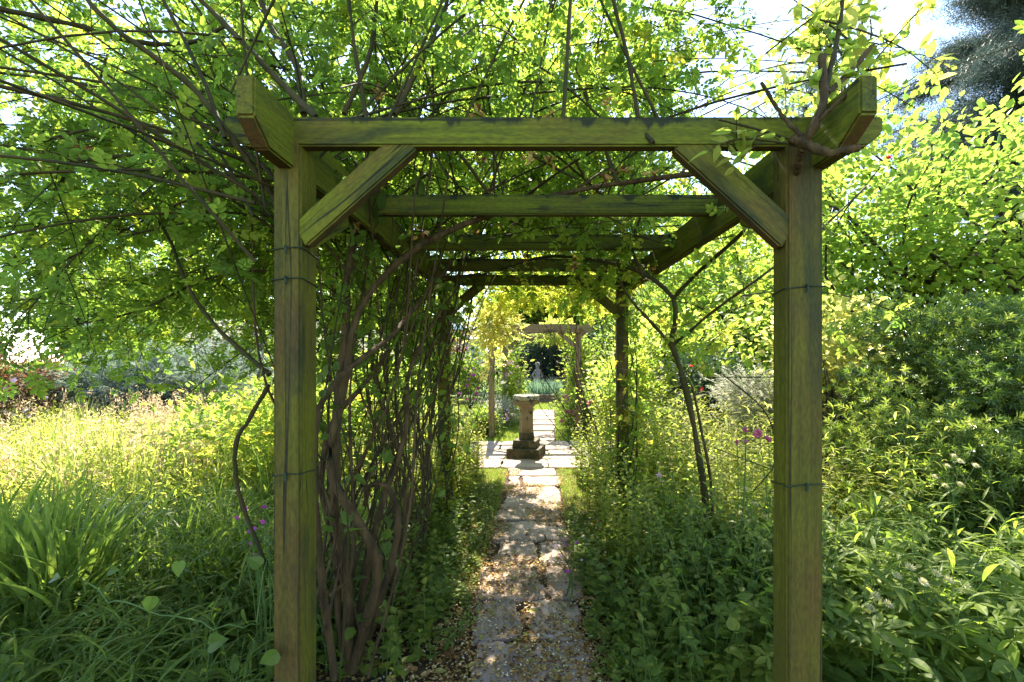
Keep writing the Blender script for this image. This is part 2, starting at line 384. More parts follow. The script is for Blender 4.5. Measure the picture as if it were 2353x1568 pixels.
def stone_mat(name, c1, c2, c3, moss=0.0):
    m, n, l, b, out = mat_new(name)
    tc = n.new('ShaderNodeTexCoord'); at = n.new('ShaderNodeAttribute'); at.attribute_name = 'rnd'
    nz = n.new('ShaderNodeTexNoise'); nz.inputs['Scale'].default_value = 4; nz.inputs['Detail'].default_value = 10; l.new(tc.outputs['Object'], nz.inputs['Vector'])
    r = ramp(n, [(.3, c1), (.5, c2), (.7, c3)]); l.new(nz.outputs[0], r.inputs[0])
    hs = n.new('ShaderNodeHueSaturation'); l.new(r.outputs[0], hs.inputs['Color'])
    mr = n.new('ShaderNodeMapRange'); mr.inputs[3].default_value = .8; mr.inputs[4].default_value = 1.2; l.new(at.outputs['Fac'], mr.inputs[0]); l.new(mr.outputs[0], hs.inputs['Value'])
    sp = n.new('ShaderNodeTexNoise'); sp.inputs['Scale'].default_value = 60; sp.inputs['Detail'].default_value = 5; l.new(tc.outputs['Object'], sp.inputs['Vector'])
    mm = n.new('ShaderNodeMapRange'); mm.inputs[1].default_value = .55; mm.inputs[2].default_value = .75; mm.inputs[4].default_value = .5; l.new(sp.outputs[0], mm.inputs[0])
    mx = n.new('ShaderNodeMix'); mx.data_type = 'RGBA'; l.new(mm.outputs[0], mx.inputs[0]); l.new(hs.outputs[0], mx.inputs[6]); mx.inputs[7].default_value = (c1[0] * .45, c1[1] * .45, c1[2] * .4, 1)
    last = mx.outputs[2]
    if moss:
        n3 = n.new('ShaderNodeTexNoise'); n3.inputs['Scale'].default_value = 9; n3.inputs['Detail'].default_value = 8; l.new(tc.outputs['Object'], n3.inputs['Vector'])
        m3 = n.new('ShaderNodeMapRange'); m3.inputs[1].default_value = .62 - moss * .3; m3.inputs[2].default_value = .72 - moss * .25; l.new(n3.outputs[0], m3.inputs[0])
        m4 = n.new('ShaderNodeMix'); m4.data_type = 'RGBA'; l.new(m3.outputs[0], m4.inputs[0]); l.new(last, m4.inputs[6]); m4.inputs[7].default_value = (.035, .032, .012, 1)
        last = m4.outputs[2]
    l.new(last, b.inputs['Base Color'])
    bp = n.new('ShaderNodeBump'); bp.inputs['Strength'].default_value = .55; bp.inputs['Distance'].default_value = .008
    ad = n.new('ShaderNodeMath'); ad.operation = 'ADD'; l.new(nz.outputs[0], ad.inputs[0]); l.new(sp.outputs[0], ad.inputs[1]); l.new(ad.outputs[0], bp.inputs['Height'])
    l.new(bp.outputs[0], b.inputs['Normal']); b.inputs['Roughness'].default_value = .85
    return m
M['slab'] = stone_mat('sandstone_slab', (.21, .150, .112), (.29, .215, .168), (.35, .275, .225))
M['pillar'] = stone_mat('buff_sandstone', (.13, .095, .045), (.19, .14, .07), (.23, .18, .105), .12)
M['plinth'] = stone_mat('mossy_sandstone', (.07, .045, .02), (.11, .075, .035), (.16, .12, .06), .8)
M['bowl'] = stone_mat('lichened_stone', (.16, .15, .08), (.26, .25, .17), (.36, .35, .28), .25)
M['statue'] = stone_mat('grey_stone', (.16, .13, .11), (.25, .21, .18), (.32, .28, .25))
M['soil'] = plain_mat('soil', (.035, .022, .013), (.085, .052, .030), 9, .95, .9, 50)
M['turf'] = plain_mat('turf', (.05, .09, .018), (.10, .14, .03), 2.5, .95, .9, 60)
M['wire'] = plain_mat('green_wire', (.010, .02, .010), (.02, .035, .016), 20, .5, 0, 10)
M['roof'] = plain_mat('pinkish_roof_tile', (.34, .27, .25), (.44, .36, .33), 6, .8, .3, 20)
M['render'] = plain_mat('pale_render', (.42, .36, .33), (.50, .44, .40), 3, .85, .1, 20)
M['whitepaint'] = plain_mat('white_paint', (.72, .72, .72), (.80, .80, .80), 3, .4, 0, 20)
M['glass'] = plain_mat('dark_glass', (.03, .04, .05), (.05, .06, .07), 2, .08, 0, 5)
M['brick'] = plain_mat('old_brick', (.10, .07, .05), (.22, .15, .11), 18, .9, .6, 30)

# ---------------------------------------------------------------- ground
def sheet(name, x0, x1, y0, y1, z, mat, nx=2, ny=2, amp=0.0, parent=None):
    xs = np.linspace(x0, x1, nx); ys = np.linspace(y0, y1, ny)
    X, Y = np.meshgrid(xs, ys); Z = np.full_like(X, z)
    if amp: Z = Z + amp * (np.sin(X * 5.1 + Y * 2.3) * np.cos(Y * 4.3 - X) * .5 + rng.normal(0, .35, X.shape)) 
    V = np.stack([X, Y, Z], -1).reshape(-1, 3)
    j, i = np.meshgrid(np.arange(ny - 1), np.arange(nx - 1), indexing='ij')
    F = np.stack([j * nx + i, j * nx + i + 1, (j + 1) * nx + i + 1, (j + 1) * nx + i], -1).reshape(-1, 4)
    g = Geo(); g.add(V, F)
    return g.obj(name, mat, smooth=True)
o = sheet('ground', -160, 160, -20, 300, -.03, M['turf']); o['kind'] = 'structure'
o = sheet('soil', -6, 6, -1.5, 6.2, -.012, M['soil'], 80, 60, .012); o['kind'] = 'structure'

def pcx(y):
    return np.where(y < 6.2, -.05 + .01 * y, .012 + .29 * (y - 6.2) / 6.4)
def slab_prism(g, quad, z0, z1, r):
    q = np.array(quad, float); c = q.mean(0)
    # a few extra points per side for a worn outline, as quads round a centre quad
    ring = []
    for k in range(4):
        a_, b_ = q[k], q[(k + 1) % 4]
        for t in (0.08, .27, .5, .73, .92):
            p = a_ + (b_ - a_) * t; p = p + rng.normal(0, .011, 2); ring.append(p)
    ring = np.array(ring); n = len(ring); inn = c + (ring - c) * (1 - .012 / np.maximum(.05, np.linalg.norm(ring - c, axis=1, keepdims=True)))
    V = np.concatenate([np.c_[ring, np.full(n, z0)], np.c_[ring, np.full(n, z1 - .008)], np.c_[inn, np.full(n, z1)], np.c_[c + (inn - c) * .5, np.full(n, z1 + .001)], [[c[0], c[1], z1 + .001]]])
    F = []
    for s in range(3):
        for i in range(n): F.append((s * n + i, s * n + (i + 1) % n, (s + 1) * n + (i + 1) % n, (s + 1) * n + i))
    for i in range(0, n, 2): F.append((3 * n + i, 3 * n + (i + 1) % n, 3 * n + (i + 2) % n, 4 * n))
    g.add(V, F, np.full(len(F), r))
g = Geo()
y = 1.0
while y < 6.0:
    h = float(rng.uniform(.42, .62)); y1 = min(y + h, 6.02); cx = float(pcx(np.array(y))); wl = .30 + rng.uniform(-.05, .04); wr = .31 + rng.uniform(-.05, .03)
    if y1 - y < .15: break
    sp_ = rng.uniform(-.12, .12); gp = .012 if y > 3.6 else .016
    def jj(): return rng.uniform(-.045, .045)
    zt = .010 + rng.uniform(0, .006)
    if y > 4.0 and rng.random() < .5:
        slab_prism(g, [(cx - wl, y + gp), (cx + wr, y + gp + jj()), (cx + wr + jj(), y1 - gp), (cx - wl + jj(), y1 - gp)], -.05, zt, rng.random())
    else:
        m_ = cx + sp_; yo = rng.uniform(-.08, .08)
        slab_prism(g, [(cx - wl, y + gp), (m_ - gp, y + gp + jj()), (m_ - gp + jj(), y1 - gp), (cx - wl + jj(), y1 - gp + jj())], -.05, zt, rng.random())
        slab_prism(g, [(m_ + gp, y + gp + jj()), (cx + wr + jj(), y + gp), (cx + wr, y1 - gp + jj()), (m_ + gp + jj(), y1 - gp)], -.05, zt + rng.uniform(-.004, .006), rng.random())
    y = y1
y = 8.0
while y < 12.7:
    h = float(rng.uniform(.42, .6)); c0 = float(pcx(np.array(y))); c1 = float(pcx(np.array(y + h)))
    slab_prism(g, [(c0 - .28, y + .025), (c0 + .28, y + .025), (c1 + .28, y + h - .025), (c1 - .28, y + h - .025)], -.05, .014 + rng.uniform(0, .005), rng.random())
    y += h
o = g.obj('path', M['slab']); o['kind'] = 'structure'
g = Geo()
xs = [-1.75, -1.1, -.5, .12, .62, 1.2, 1.9]
for (ya, yb) in ((6.03, 6.55), (6.57, 7.2), (7.22, 7.98)):
    sh = rng.uniform(-.15, .15)
    for k in range(len(xs) - 1):
        slab_prism(g, [(xs[k] + sh + .012, ya + .012), (xs[k + 1] + sh - .012, ya + .012 + rng.uniform(-.01, .01)), (xs[k + 1] + sh - .012, yb - .012), (xs[k] + sh + .012, yb - .012)], -.05, .014 + rng.uniform(0, .006), rng.random())
o = g.obj('paving', M['slab']); o['kind'] = 'structure'

# ---------------------------------------------------------------- pergolas
def timber(name, p0, p1, wx, wy, mat, root, up=(0, 0, 1), bev=.006, cut0=0.0, cut1=0.0, cutz=0.5):
    """a beam from p0 to p1, wx wide across, wy deep along `up`; cut0/cut1 = length of the bevel cut under each end"""
    p0 = Vector(p0); p1 = Vector(p1); z = (p1 - p0); Ln = z.length; z.normalize()
    u = Vector(up); yv = (u - z * u.dot(z)).normalized(); xv = yv.cross(z)
    bm = bmesh.new(); hx, hy = wx / 2, wy / 2
    prof = []
    lo = -hy
    if cut0: prof += [(0, -hy + wy * (1 - cutz)) , (cut0, lo)]
    else: prof += [(0, lo)]
    if cut1: prof += [(Ln - cut1, lo), (Ln, -hy + wy * (1 - cutz))]
    else: prof += [(Ln, lo)]
    prof += [(Ln, hy), (0, hy)]
    a_ = [bm.verts.new((-hx, y_, z_)) for z_, y_ in prof]; b_ = [bm.verts.new((hx, y_, z_)) for z_, y_ in prof]
    bm.faces.new(a_); bm.faces.new(b_[::-1]); n = len(prof)
    for i in range(n): bm.faces.new((a_[i], b_[i], b_[(i + 1) % n], a_[(i + 1) % n]))
    bmesh.ops.recalc_face_normals(bm, faces=bm.faces)
    bmesh.ops.bevel(bm, geom=[e for e in bm.edges], offset=bev, segments=2, affect='EDGES')
    me = bpy.data.meshes.new(name); bm.to_mesh(me); bm.free(); me.materials.append(mat)
    o = bpy.data.objects.new(name, me); COL.objects.link(o); o.parent = root
    R3 = Matrix((xv, yv, z)).transposed().to_4x4(); R3.translation = p0 - root.location
    o.matrix_local = R3
    return o

TOP = HC + 558 * 1.44 / FPX          # 2.17
p1 = thing('pergola', 'green algae-covered timber pergola in front, framing the path', 'pergola', (0.04, 1.49, 0), 'timber pergolas over the garden path')
D1, SP = 1.44, .677
LX, RX = -.762, .842
YB = [D1 + SP * k for k in range(5)]
# posts
PW = .098
posts1 = []
for (x, yf, wxx, wyy) in ((LX, D1, .086, .11), (RX, D1, .112, .09)):
    posts1.append(timber('post', (x, yf + wyy / 2, -.05), (x, yf + wyy / 2, TOP - .07), wxx, wyy, M['woodpost'], p1, up=(0, 1, 0), bev=.007))
for x in (-.80, .80):
    posts1.append(timber('post', (x, YB[4] + .05, -.05), (x, YB[4] + .05, TOP - .07), .1, .1, M['woodpost'], p1, up=(0, 1, 0), bev=.007))
# rails running away from the camera
zr = TOP - .083 + .004
timber('side_rail', (-.765, 1.235, zr), (-.775, YB[4] + .32, zr), .052, .166, M['wood'], p1, cut0=.075, cut1=.075, cutz=.66)
timber('side_rail', (.892, 1.235, zr), (.83, YB[4] + .32, zr), .050, .166, M['wood'], p1, cut0=.10, cut1=.075, cutz=.62)
# cross beams
for k, yb in enumerate(YB):
    if k == 0: x0, x1 = -.96, 1.085
    else: x0, x1 = -.742, .845
    timber('cross_beam', (x0, yb + .023, TOP - .046 - (.002 if k else 0)), (x1, yb + .023, TOP - .046 - (.002 if k else 0)), .046, .091, M['woodbeam'], p1,
           cut0=.07 if k == 0 else 0, cut1=.05 if k == 0 else 0, cutz=.55)
# braces
def brace(x0, z0, x1, z1, yc, root, t=.045, dpt=.082):
    return timber('brace', (x0, yc, z0), (x1, yc, z1), t, dpt, M['wood'], root, up=(0, 0, 1))
zb = TOP - .095
brace(LX + .03, 1.80, LX + .375, zb + .03, D1 + .028, p1)
brace(RX - .04, 1.80, RX - .375, zb + .03, D1 + .028, p1, dpt=.092)
brace(-.77, 1.83, -.45, zb + .02, YB[4] + .03, p1); brace(.77, 1.83, .45, zb + .02, YB[4] + .03, p1)
# braces along the rails
timber('brace', (-.762, D1 + .11, 1.82), (-.768, D1 + .44, TOP - .18), .045, .08, M['wood'], p1)
timber('brace', (.86, D1 + .09, 1.86), (.85, D1 + .42, TOP - .18), .045, .08, M['wood'], p1)
# horizontal cross wires strung between the posts and wound round them
def post_ring(x0, x1, y0, y1, z, r=.0022, sag=.008):
    c = [(x0, y0), (x1, y0), (x1, y1), (x0, y1), (x0, y0)]
    pts = []
    for i in range(4):
        for t in np.linspace(0, 1, 6)[:-1]:
            a_, b_ = np.array(c[i]), np.array(c[i + 1]); p = a_ + (b_ - a_) * t
            pts.append((p[0], p[1], z + sag * math.sin(i * 1.7 + t * 2)))
    pts.append(pts[0]); pts = np.array(pts)
    g = Geo(); tubes(g, pts[None], np.full((1, len(pts)), r), 6)
    # twist knot on the front
    xm = (x0 + x1) / 2; kn = np.array([[xm, y0 - .004, z - .012], [xm + .002, y0 - .007, z], [xm, y0 - .004, z + .013]])
    tubes(g, kn[None], np.full((1, 3), .0035), 6)
    return g.obj('tie_wire', M['wire'], root=p1, smooth=True)
for z in (W(0, 575, D1)[2], W(0, 645, D1)[2], W(0, 1095, D1)[2]):
    post_ring(LX - .046, LX + .046, D1 - .003, D1 + .113, z)
for z in (W(0, 664, D1)[2], W(0, 1119, D1)[2]):
    post_ring(RX - .059, RX + .059, D1 - .003, D1 + .093, z)
for (x, xf, zz) in ((LX, -.8, 1.66), (LX, -.8, 1.055), (RX - .04, .76, 1.63), (RX - .04, .76, 1.05), (RX - .04, .76, 1.36)):
    t = np.linspace(0, 1, 14)[:, None]; a_, b_ = np.array([x, D1 + .1, zz]), np.array([xf, YB[4] + .05, zz - .02])
    P = a_ + (b_ - a_) * t; P[:, 2] -= .03 * np.sin(math.pi * t[:, 0])
    g = Geo(); tubes(g, P[None], np.full((1, 14), .002), 5); g.obj('strung_wire', M['wire'], root=p1, smooth=True)

# second pergola beyond the pedestal, turned a little to the right
p2 = thing('pergola', 'plain brown timber pergola beyond the stone pedestal, clothed in roses', 'pergola', (.03, 8.4, 0), 'timber pergolas over the garden path')
T2 = 2.01
L2p = [(-.754, 8.4), (-.655, 10.7), (-.556, 13.0)]; R2p = [(.824, 8.4), (.915, 10.7), (1.0, 13.0)]
for (x, y_) in L2p + R2p:
    timber('post', (x, y_ + .055, -.05), (x, y_ + .055, T2 - .09), .105, .105, M['wood2'], p2, up=(0, 1, 0))
timber('side_rail', (-.77, 8.15, T2 - .065), (-.545, 13.4, T2 - .065), .05, .13, M['wood2'], p2, cut0=.06, cut1=.06)
timber('side_rail', (.815, 8.15, T2 - .065), (1.02, 13.4, T2 - .065), .05, .13, M['wood2'], p2, cut0=.06, cut1=.06)
for k in range(7):
    y_ = 8.38 + k * .78; xo = (y_ - 8.4) * .041
    timber('cross_beam', (-1.0 + xo, y_, T2 - .04), (1.08 + xo, y_, T2 - .04), .05, .15 if k in (0, 3, 6) else .10, M['wood2'], p2, cut0=.06, cut1=.06)
for k, ((xl, yl), (xr, yr)) in enumerate(zip(L2p, R2p)):
    timber('brace', (xl + .03, yl + .03, 1.62), (xl + .36, yl + .03, T2 - .10), .04, .08, M['wood2'], p2)
    timber('brace', (xr - .03, yr + .03, 1.62), (xr - .36, yr + .03, T2 - .10), .04, .08, M['wood2'], p2)

# ---------------------------------------------------------------- stone pedestal
def prism_n(name, n, levels, mat, root, rot=0.0, wob=.004, sub=3, parent=None):
    """stacked n-gon rings; levels = (z, radius); each side divided for a worn look"""
    rings = []
    for z, r in levels:
        cs = [(r * math.cos(rot + 2 * math.pi * k / n), r * math.sin(rot + 2 * math.pi * k / n)) for k in range(n)]
        ring = []
        for k in range(n):
            a_, b_ = np.array(cs[k]), np.array(cs[(k + 1) % n])
            for s in range(sub): ring.append(a_ + (b_ - a_) * (s / sub) + rng.normal(0, wob, 2) * (1 if wob else 0))
        rings.append([(p[0], p[1], z + rng.normal(0, wob * .5)) for p in ring])
    m = n * sub; bm = bmesh.new(); vv = [[bm.verts.new(p) for p in r] for r in rings]
    for a_, b_ in zip(vv[:-1], vv[1:]):
        for i in range(m): bm.faces.new((a_[i], a_[(i + 1) % m], b_[(i + 1) % m], b_[i]))
    bm.faces.new(vv[0][::-1]); bm.faces.new(vv[-1])
    me = bpy.data.meshes.new(name); bm.to_mesh(me); bm.free(); me.materials.append(mat)
    at = me.attributes.new('rnd', 'FLOAT', 'FACE'); at.data.foreach_set('value', np.full(len(me.polygons), .5, np.float32))
    o = bpy.data.objects.new(name, me); COL.objects.link(o); o.parent = root
    return o
ped = thing('stone_pedestal', 'tall buff stone pedestal on a mossy stepped base in the middle of the path', 'pedestal', (-.095, 6.76, .015), rz=math.radians(-13))
q2 = math.sqrt(2) / 2
prism_n('base_slab', 4, [(0, .47 * q2), (.055, .475 * q2), (.12, .465 * q2), (.132, .45 * q2)], M['plinth'], ped, math.pi / 4, .005, 7)
prism_n('base_step', 4, [(.128, .34 * q2), (.18, .335 * q2), (.232, .33 * q2), (.242, .315 * q2)], M['plinth'], ped, math.pi / 4, .005, 6)
sh_ = prism_n('shaft', 8, [(.24, .108), (.30, .104), (.42, .100), (.62, .098), (.70, .099), (.715, .11), (.735, .135), (.745, .15)], M['pillar'], ped, math.pi / 8, .002, 2)
prism_n('shaft_foot', 8, [(.238, .114), (.27, .113), (.33, .110), (.345, .106)], M['plinth'], ped, math.pi / 8, .002, 2)
prism_n('capital', 4, [(.742, .285 * q2), (.75, .30 * q2), (.80, .305 * q2), (.806, .295 * q2)], M['pillar'], ped, math.pi / 4, .003, 6)
bw = prism_n('top_slab', 8, [(.808, .165), (.825, .195), (.87, .200), (.880, .192), (.882, .16), (.868, .14)], M['bowl'], ped, math.pi / 8, .003, 3)

# ---------------------------------------------------------------- vegetation builders
def cane_pts(start, dr, length, n=14, droop=.25, wob=.06):
    p = np.array(start, float); d = nrmz(np.array(dr, float)); st = length / (n - 1); out = [p.copy()]
    for i in range(n - 1):
        d = nrmz(d + np.array([0, 0, -droop * st]) + rng.normal(0, wob, 3) * st * 3); p = p + d * st; out.append(p.copy())
    return np.array(out)

def leafy_on_lines(gl, gs, lines, per_m, tpl, size, spread=.5, twig=(.08, .28), nleaf=(2, 6), R=(0, 1), tlo=.0, keep=None, hang=.25):
    """side twigs along polylines with leaves on them"""
    for P in lines:
        seg = np.linalg.norm(np.diff(P, axis=0), axis=1); L = seg.sum(); cum = np.r_[0, np.cumsum(seg)]
        n = rng.poisson(max(0, L * per_m * (1 - tlo)))
        if n == 0: continue
        s = rng.uniform(tlo * L, L, n); idx = np.clip(np.searchsorted(cum, s) - 1, 0, len(seg) - 1); f = (s - cum[idx]) / np.maximum(seg[idx], 1e-6)
        b = P[idx] + (P[idx + 1] - P[idx]) * f[:, None]; T = nrmz(P[idx + 1] - P[idx])
        if keep is not None:
            k = keep(b); b, T = b[k], T[k]; n = len(b)
            if n == 0: continue
        d = nrmz(T * .7 + rdir(n) * 1.0 + np.array([0, 0, .1]))
        tl = rng.uniform(*twig, n)
        tt = np.linspace(0, 1, 4)[None, :, None]
        TP = b[:, None] + d[:, None] * tl[:, None, None] * tt; TP[:, :, 2] -= hang * tl[:, None] * tt[:, :, 0] ** 2
        tubes(gs, TP, np.repeat((.0016 + .0045 * tl * .6)[:, None], 4, 1) * np.linspace(1, .5, 4)[None], 3)
        m = nleaf[1]; tk = np.linspace(.2, 1, m)
        for j in range(m):
            kk = rng.random(n) < (1.0 if j == m - 1 else (nleaf[0] + nleaf[1]) / 2 / m)
            if not kk.any(): continue
            q = tk[j]; pos = b[kk] + d[kk] * (tl[kk] * q)[:, None]; pos[:, 2] -= hang * tl[kk] * q * q
            ld = nrmz(d[kk] * .6 + rdir(kk.sum()) * .8 + np.array([0, 0, -.15]))
            nn = rdir(kk.sum(), 1.6)
            scatter(gl, tpl, pos, ld, nn, size * rng.uniform(.55, 1.35, kk.sum()), R[0] + (R[1] - R[0]) * rng.random(kk.sum()) ** 1.5)

def clumps(center, radii, n, surf=.6, rough=.22):
    d = rdir(n); r = np.where(rng.random(n) < surf, rng.uniform(.72, 1.0, n), rng.uniform(.2, .9, n))
    ph = rng.uniform(0, 6, 6)
    bumpy = 1 + rough * (np.sin(d[:, 0] * 3.1 + ph[0]) * np.sin(d[:, 1] * 3.7 + ph[1]) + np.sin(d[:, 2] * 4.3 + ph[2] + d[:, 0] * 2))
    return np.array(center) + d * (r * bumpy)[:, None] * np.array(radii), d

def bush(name, label, cat, base, center, radii, nclump, perclump, tpl, size, mat, csz=.18, group=None, stemmat='darkbark', stem_r=.012, trunk=None,
         up=.6, R=(0, 1), surf=.65, rough=.22, nst=40, crown='foliage', flowers=None, zmin=.02, squash=.7, outw=.6, ypos=None):
    root = thing(name, label, cat, tuple(base), group)
    C, d = clumps(center, radii, nclump, surf, rough)
    C[:, 2] = np.maximum(C[:, 2], zmin + csz * .3)
    gs = Geo(); b0 = np.array(base, float)
    sel = rng.choice(nclump, min(nst, nclump), replace=False)
    t = np.linspace(0, 1, 7)[None, :, None]
    if trunk is None:
        st = b0 + np.c_[rng.normal(0, .06 * radii[0] + .02, (len(sel), 2)), np.zeros(len(sel))]
    else:
        st = np.repeat(np.array([[b0[0], b0[1], b0[2] + trunk]]), len(sel), 0)
        st = st + np.c_[np.zeros((len(sel), 2)), rng.uniform(-.3, .7, len(sel)) * trunk * .6]
    P = st[:, None] * (1 - t) + C[sel][:, None] * t
    bend = np.sin(t * math.pi) * rng.normal(0, .10, (len(sel), 1, 3)) * np.linalg.norm(C[sel] - st, axis=1)[:, None, None]
    P = P + bend; P[:, :, 2] += (np.sin(t[:, :, 0] * math.pi) * .10 * radii[2])
    rr = stem_r * np.linspace(1, .25, 7)[None] * rng.uniform(.5, 1.1, (len(sel), 1))
    tubes(gs, P, rr, 5)
    if trunk is not None:
        TP = smooth([b0 - np.array([0, 0, .05]), b0 + np.array([rng.normal(0, .04), rng.normal(0, .04), trunk * .5]), b0 + np.array([0, 0, trunk * 1.3])], 8)
        gt = Geo(); tubes(gt, TP[None], (stem_r * np.linspace(2.6, 1.5, 8))[None], 8)
        gt.obj('trunk', M[stemmat], root=root, smooth=True); gs.obj('limbs', M[stemmat], root=root, smooth=True)
    else:
        gs.obj('stems', M[stemmat], root=root, smooth=True)
    gl = Geo()
    cr = np.clip(rng.normal(.45, .22, nclump), 0, 1)
    n = nclump * perclump; ci = np.repeat(np.arange(nclump), perclump)
    off = rng.normal(0, 1, (n, 3)) * csz * np.array([1, 1, squash]); pos = C[ci] + off
    pos[:, 2] = np.maximum(pos[:, 2], zmin)
    ld = nrmz(nrmz(off) * .8 + d[ci] * outw + rdir(n) * .6 + np.array([0, 0, .1]))
    nn = nrmz(rdir(n) * .8 + np.array([0, 0, up * 2]))
    RR = np.clip(R[0] + (R[1] - R[0]) * (cr[ci] + rng.normal(0, .16, n)), 0, 1)
    tp = tpl if isinstance(tpl, list) else [tpl]
    pick = rng.integers(0, len(tp), n)
    for i, q in enumerate(tp):
        k = pick == i
        scatter(gl, q, pos[k], ld[k], nn[k], size * rng.uniform(.65, 1.3, k.sum()), RR[k])
    gl.obj(crown, mat, root=root)
    if flowers:
        fm, fn, fs, fname, ftpl = flowers
        fc, fd = clumps(center, np.array(radii) * 1.03, fn, 1.0, rough)
        fd[:, 1] = -np.abs(fd[:, 1]); fc[:, 1] = center[1] - np.abs(fc[:, 1] - center[1]); fc[:, 2] = np.maximum(fc[:, 2], .15)
        for i in range(fn):
            gf = Geo(); scatter(gf, ftpl, fc[i:i + 1], rdir(1), fd[i:i + 1] + np.array([0, 0, .5]), fs * rng.uniform(.7, 1.3))
            gf.obj('flower', M[fm], root=root)
    return root

def herbs(gl, gs, bx, by, hgt, nleafs, tpl, size, leanamt=.15, R=(0, 1), pitch=.4, z0=0.0, droop=0.0, stem_r=.0022, lowfree=.1):
    """upright stems with alternate leaves, all at once"""
    N = len(bx); az = rng.uniform(0, 2 * math.pi, N); ln = leanamt * hgt * rng.uniform(.3, 1.5, N)
    t = np.linspace(0, 1, 5)
    P = np.zeros((N, 5, 3))
    P[:, :, 0] = bx[:, None] + (np.cos(az) * ln)[:, None] * t ** 2; P[:, :, 1] = by[:, None] + (np.sin(az) * ln)[:, None] * t ** 2
    P[:, :, 2] = z0 + hgt[:, None] * (t - .25 * (ln / hgt)[:, None] * t ** 2)
    tubes(gs, P, np.repeat(stem_r * np.ones((N, 1)), 5, 1) * np.linspace(1, .45, 5)[None], 3)
    pr = rng.random(N)
    for j in range(nleafs):
        q = lowfree + (1 - lowfree) * (j + rng.random(N) * .6) / nleafs; q = np.minimum(q, 1)
        a2 = az + j * 2.39996 + rng.normal(0, .3, N)
        pos = np.stack([bx + np.cos(az) * ln * q ** 2, by + np.sin(az) * ln * q ** 2, z0 + hgt * (q - .25 * (ln / hgt) * q ** 2)], -1)
        pt = pitch + rng.normal(0, .25, N) + .5 * (q > .9)
        ld = np.stack([np.cos(a2) * np.cos(pt), np.sin(a2) * np.cos(pt), np.sin(pt)], -1)
        nn = np.stack([-np.cos(a2) * np.sin(pt), -np.sin(a2) * np.sin(pt), np.cos(pt)], -1) + rng.normal(0, .25, (N, 3))
        sz = size * rng.uniform(.7, 1.25, N) * (1.1 - .55 * q)
        scatter(gl, tpl, pos, ld, nn, sz, np.clip(R[0] + (R[1] - R[0]) * (pr * .6 + .4 * rng.random(N)) + .15 * q, 0, 1))
    return P[:, -1]
def uni(n, x0, x1, y0, y1): return rng.uniform(x0, x1, n), rng.uniform(y0, y1, n)

# ---------------------------------------------------------------- the big rambling rose on the left and overhead
rose = thing('climbing_rose', 'old rambling rose with thick bare stems behind the front left post, roofing the pergola', 'climbing rose', (-.84, 2.1, 0), 'climbing roses on the front pergola')
def cane(name, pts, r0, r1, mat, root, n=26, sides=8, knob=.12):
    P = smooth(pts, n); rad = np.linspace(r0, r1, n) * (1 + knob * rng.normal(0, .6, n).cumsum() * 0 + knob * np.sin(np.arange(n) * 1.7 + rng.random() * 6) * rng.uniform(.3, 1.2, n) + .08 * rng.normal(size=n))
    P = P + rng.normal(0, r0 * .10, P.shape)
    g = Geo(); tubes(g, P[None], rad[None], sides, R=np.array([rng.random()]))
    # thorns
    if r0 < .016:
        k = rng.integers(1, n - 1, int(n * 1.3)); dd = rdir(len(k))
        scatter(g, leaf2(.18, 0, -.3), P[k] + dd * rad[k][:, None] * .5, dd, rdir(len(k)), .007)
    return g.obj(name, mat, root=root, smooth=True), P
LINES = []
def tr(lst, r0, r1, mat='barkgreen', nm='cane', leafy=True, root=None, store=LINES):
    o, P = cane(nm, [W(*p) for p in lst], r0, r1, M[mat], root or rose)
    if leafy: store.append(P)
    return P
BW = (803, 1548, 2.10)
tr([BW, (800, 1400, 2.08), (790, 1290, 2.05), (765, 1180, 2.0), (772, 1060, 2.0), (778, 900, 2.02), (795, 760, 2.05), (800, 620, 2.1), (828, 470, 2.2), (850, 330, 2.2)], .027, .012, 'bark', 'stem', False)
tr([(810, 1540, 2.1), (850, 1400, 2.0), (868, 1290, 1.98), (820, 1200, 1.95), (775, 1120, 1.95), (758, 1040, 1.95), (790, 900, 2.0), (815, 740, 2.05), (880, 640, 2.1), (1000, 545, 2.15), (1200, 470, 2.2), (1400, 425, 2.2), (1600, 400, 2.1), (1700, 408, 2.0)], .023, .010, 'bark', 'stem', False)
tr([(820, 1530, 2.15), (870, 1400, 2.1), (905, 1270, 2.1), (915, 1180, 2.1), (890, 1120, 2.1), (850, 1115, 2.1), (838, 1160, 2.15)], .018, .011, 'bark', 'stem', False)
tr([(768, 1560, 1.85), (745, 1380, 1.80), (728, 1200, 1.75), (724, 1010, 1.72), (738, 930, 1.75), (800, 850, 1.85), (900, 770, 2.1), (960, 700, 2.4), (1040, 600, 2.7)], .016, .009, 'bark', 'stem', False)
tr([(790, 1520, 2.1), (775, 1350, 2.1), (770, 1250, 2.1), (745, 1170, 2.1), (740, 1080, 2.1), (770, 960, 2.15), (840, 880, 2.3), (905, 790, 2.6), (950, 690, 2.9)], .018, .009, 'bark', 'stem', False)
tr([(805, 1530, 2.2), (845, 1300, 2.2), (880, 1150, 2.25), (930, 1000, 2.3), (940, 860, 2.4), (985, 760, 2.6), (1050, 660, 2.9)], .018, .008, 'bark', 'stem', False)
# bright green young shoot in front
tr([(785, 1530, 1.75), (800, 1250, 1.72), (790, 1090, 1.7), (770, 920, 1.7), (745, 760, 1.7), (730, 560, 1.65), (725, 420, 1.62)], .0036, .0026, 'cane', 'green_shoot', False)
